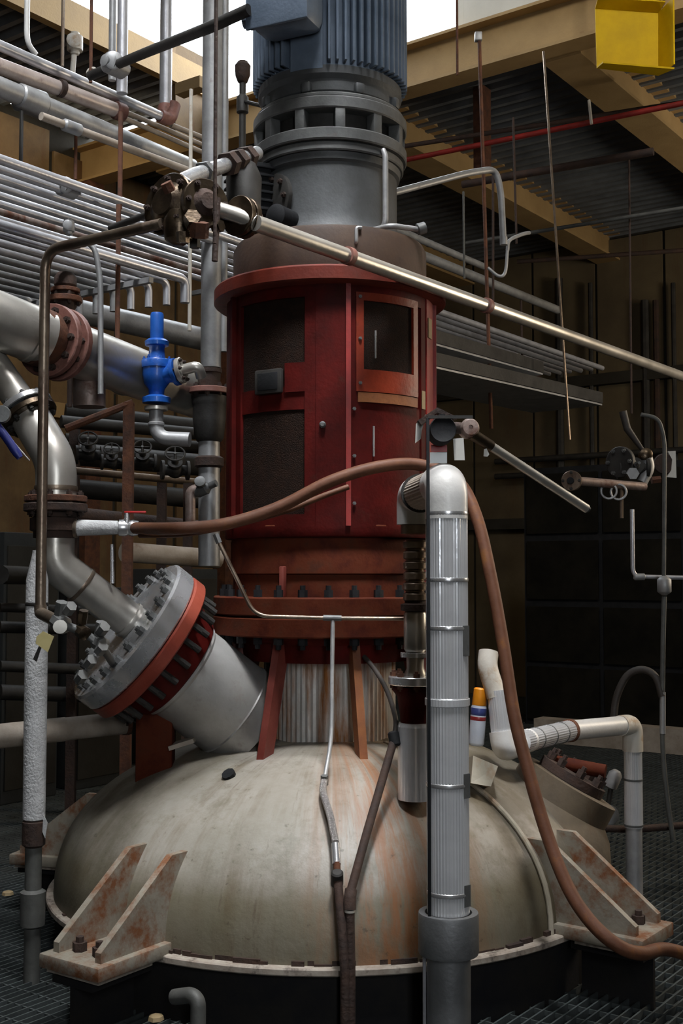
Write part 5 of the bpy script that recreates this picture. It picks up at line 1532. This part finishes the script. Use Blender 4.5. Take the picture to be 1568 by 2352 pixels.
# ============================================================ RIGHT: LEVER VALVE AND PIPES
YL = 6.4
lv = thing('lever_valve', 'flanged valve group with a long dark lever at the right edge', 'valve', at(1452, 1120, YL))
c = at(1452, 1075, YL)
valve(lv, c, V((1, 0.05, 0)), V((0, -1, 0.1)), 0.075, 'dark_iron', 'dark_iron', wheel=False)
flange(lv, at(1428, 1062, YL - 0.03), V((-0.7, -0.7, 0)), 0.085, 0.03, 'dark_iron', 6, 'steel_grey', 0.012)
obj('lever', tube(B(), [at(1430, 945, YL), at(1440, 985, YL), at(1476, 1035, YL)], [0.022, 0.021, 0.012], 12), 'hose_dark', lv, 'dark rubber-gripped lever')
obj('lever_hub', lathe(B(), [(0.02, -0.03), (0.035, -0.02), (0.035, 0.02), (0.02, 0.03)], at(1482, 1045, YL), V((0, -1, 0.2)), 16), 'brass_dark', lv)
obj('bonnet', tube(B(), bend([at(1485, 1050, YL), at(1492, 1075, YL), at(1474, 1108, YL)], 0.05), 0.030, 14), 'galv_dull', lv)
obj('nut', hexnut(B(), at(1452, 1088, YL - 0.1), V((0, -1, 0)), 0.034, 0.03), 'galv_dull', lv)
ap = thing('flanged_arm_pipe', 'pale pipe with round flange plate below the dark lever at right', 'pipe', at(1400, 1112, YL - 0.2))
a, b = at(1318, 1104, 6.1), at(1480, 1118, 6.3)
obj('pipe', tube(B(), [a, b], 0.023, 16), 'rusty_pipe', ap)
flange(ap, at(1313, 1105, 6.08), V((-0.35, -0.92, 0.05)), 0.053, 0.02, 'bronze_pipe', 4, 'dark_iron', 0.008)
obj('bore', lathe(B(), [(0.018, 0.0), (0.018, 0.024), (0, 0.024)], at(1311, 1105, 6.07), V((-0.35, -0.92, 0.05)), 16), 'black', ap)
for k, (px, py) in enumerate(((1398, 1128), (1420, 1130))):
    bm = B(); ring_torus(bm, at(px, py, 6.2), V((0.2, 1, 0)), 0.04, 0.006, 22, 6)
    obj('ring', bm, 'galv_dull', ap)
obj('drop_rod', tube(B(), [at(1427, 1120, 6.25), at(1427, 1190, 6.25)], 0.010, 8), 'bronze_pipe', ap)
gp = thing('gauge_plate', 'pale curved plate behind the thin pole at right edge', 'plate', at(1540, 1098, 6.6))
obj('plate', prism(B(), [at(1532, 1037, 6.6), at(1550, 1036, 6.6), at(1552, 1098, 6.6), at(1530, 1096, 6.6), at(1540, 1080, 6.6), at(1542, 1056, 6.6)], V((0, 0.02, 0))), 'paper_white', gp)
obj('disc', lathe(B(), [(0.055, 0), (0.06, 0.01), (0.055, 0.02), (0, 0.022)], at(1524, 1066, 6.62), V((-0.1, -1, 0)), 24), 'dark_rust', gp)
obj('brass_nut', hexnut(B(), at(1506, 1102, 6.6), V((1, 0, 0.1)), 0.022, 0.05), 'rust', gp)
# thin pole with bent top, hexagon fitting and lower hose
pl = thing('thin_pole', 'thin grey pole with bent top and a round fitting at the right edge', 'pole', at(1525, 1880, 6.0))
top = bend([at(1472, 952, 6.0), at(1512, 960, 6.0), at(1526, 1010, 6.0), at(1524, 1335, 6.0)], 0.12, 8)
obj('upper_pole', tube(B(), top, 0.0105, 10), 'pole_grey', pl)
obj('round_fitting', lathe(B(), [(0.012, -0.05), (0.032, -0.035), (0.036, -0.03), (0.036, 0.03), (0.032, 0.035), (0.012, 0.05)], at(1525, 1345, 6.0), UP, 14), 'galv_dull', pl)
obj('lower_pole', tube(B(), spline([at(1525, 1370, 6.0), at(1522, 1500, 6.0), at(1521, 1690, 6.0), at(1528, 1800, 6.0), at(1545, 1930, 6.0)], 5), 0.013, 10), 'pole_grey', pl)
obj('pale_sleeve', tube(B(), [at(1521.5, 1590, 6.0), at(1521.3, 1685, 6.0)], 0.0155, 12), 'galv_dull', pl)
dp = thing('drop_pipe', 'shiny upright pipe turning right under the lever valve', 'pipe', at(1452, 1325, 6.2))
obj('pipe', tube(B(), bend([at(1451, 1170, 6.2), at(1453, 1324, 6.2), at(1600, 1328, 6.2)], 0.045, 8), 0.0115, 12), 'galvanised', dp)
obj('elbow', lathe(B(), [(0.012, -0.03), (0.018, -0.025), (0.018, 0.025), (0.012, 0.03)], at(1468, 1325, 6.2), V((1, 0, 0)), 14), 'galv_dull', dp)
pipe('arched_hose', 'dim grey hose arching up beside the thin pole', spline([at(1408, 1655, 6.1), at(1416, 1600, 6.1), at(1440, 1552, 6.08), at(1475, 1538, 6.05), at(1505, 1555, 6.02), at(1520, 1600, 6.0)], 6), 0.019, 'hose_dark', 'hose')
# dial gauge on a low fitting
gg = thing('pressure_gauge', 'round pressure gauge with pale dial low behind the dome at right', 'gauge', at(1398, 1905, 6.2))
c = at(1397, 1872, 6.2)
obj('case', lathe(B(), [(0.048, -0.03), (0.052, -0.02), (0.053, 0.01), (0.046, 0.012)], c, V((-0.1, -1, 0.2)), 28), 'steel_grey', gg)
obj('dial', lathe(B(), [(0.046, 0.0), (0.046, 0.009), (0, 0.010)], c, V((-0.1, -1, 0.2)), 28), 'dial_face', gg)
obj('stem', tube(B(), [c + V((0, 0.01, 0.04)), at(1404, 1800, 6.2)], 0.014, 10), 'dark_iron', gg)
obj('upper_valve', lathe(B(), [(0.02, -0.05), (0.036, -0.04), (0.036, 0.03), (0.02, 0.05)], at(1408, 1790, 6.2), V((0.4, -0.2, 1)), 14), 'galv_dull', gg)
obj('side_pipe', tube(B(), [at(1345, 1868, 6.25), c + V((0, 0.03, 0))], 0.02, 10), 'dark_iron', gg)
obj('lower_pipe', tube(B(), [at(1345, 1902, 6.0), at(1460, 1905, 6.0), V((2.6, 6.4, at(0, 1905, 6.0).z))], 0.018, 10), 'dark_rust', gg)
# low kerb and floor litter far right
bm = B(); slab(bm, 10.3, 10.5, -5.2, 0.5, 0, 0.22); obj('floor_kerb', bm, 'old_insulation', None, 'low pale kerb on the floor far behind the dome at right', 'kerb')
# drain stub at the front left of the vessel foot
pipe('drain_elbow', 'greenish drain elbow on the floor below the left front lug', bend([at(400, 2290, 4.05), at(440, 2285, 4.0), at(455, 2300, 3.98), at(455, 2360, 3.98)], 0.05), 0.026, 'pole_grey')
for k, (px, py, r_, mat, lab) in enumerate(((358, 2338, 0.03, 'tape_beige', 'pale scrap lying on the grating under the left lug'), (18, 2052, 0.03, 'tape_beige', 'small pale scrap on the floor at the far left'))):
    p = atz(px, py, 0.006)
    obj('scrap', lathe(B(), [(r_, 0), (r_ * 0.9, 0.014), (r_ * 0.3, 0.02), (0, 0.018)], V((p.x, p.y, 0)), UP, 7), mat, None, lab, 'scrap')
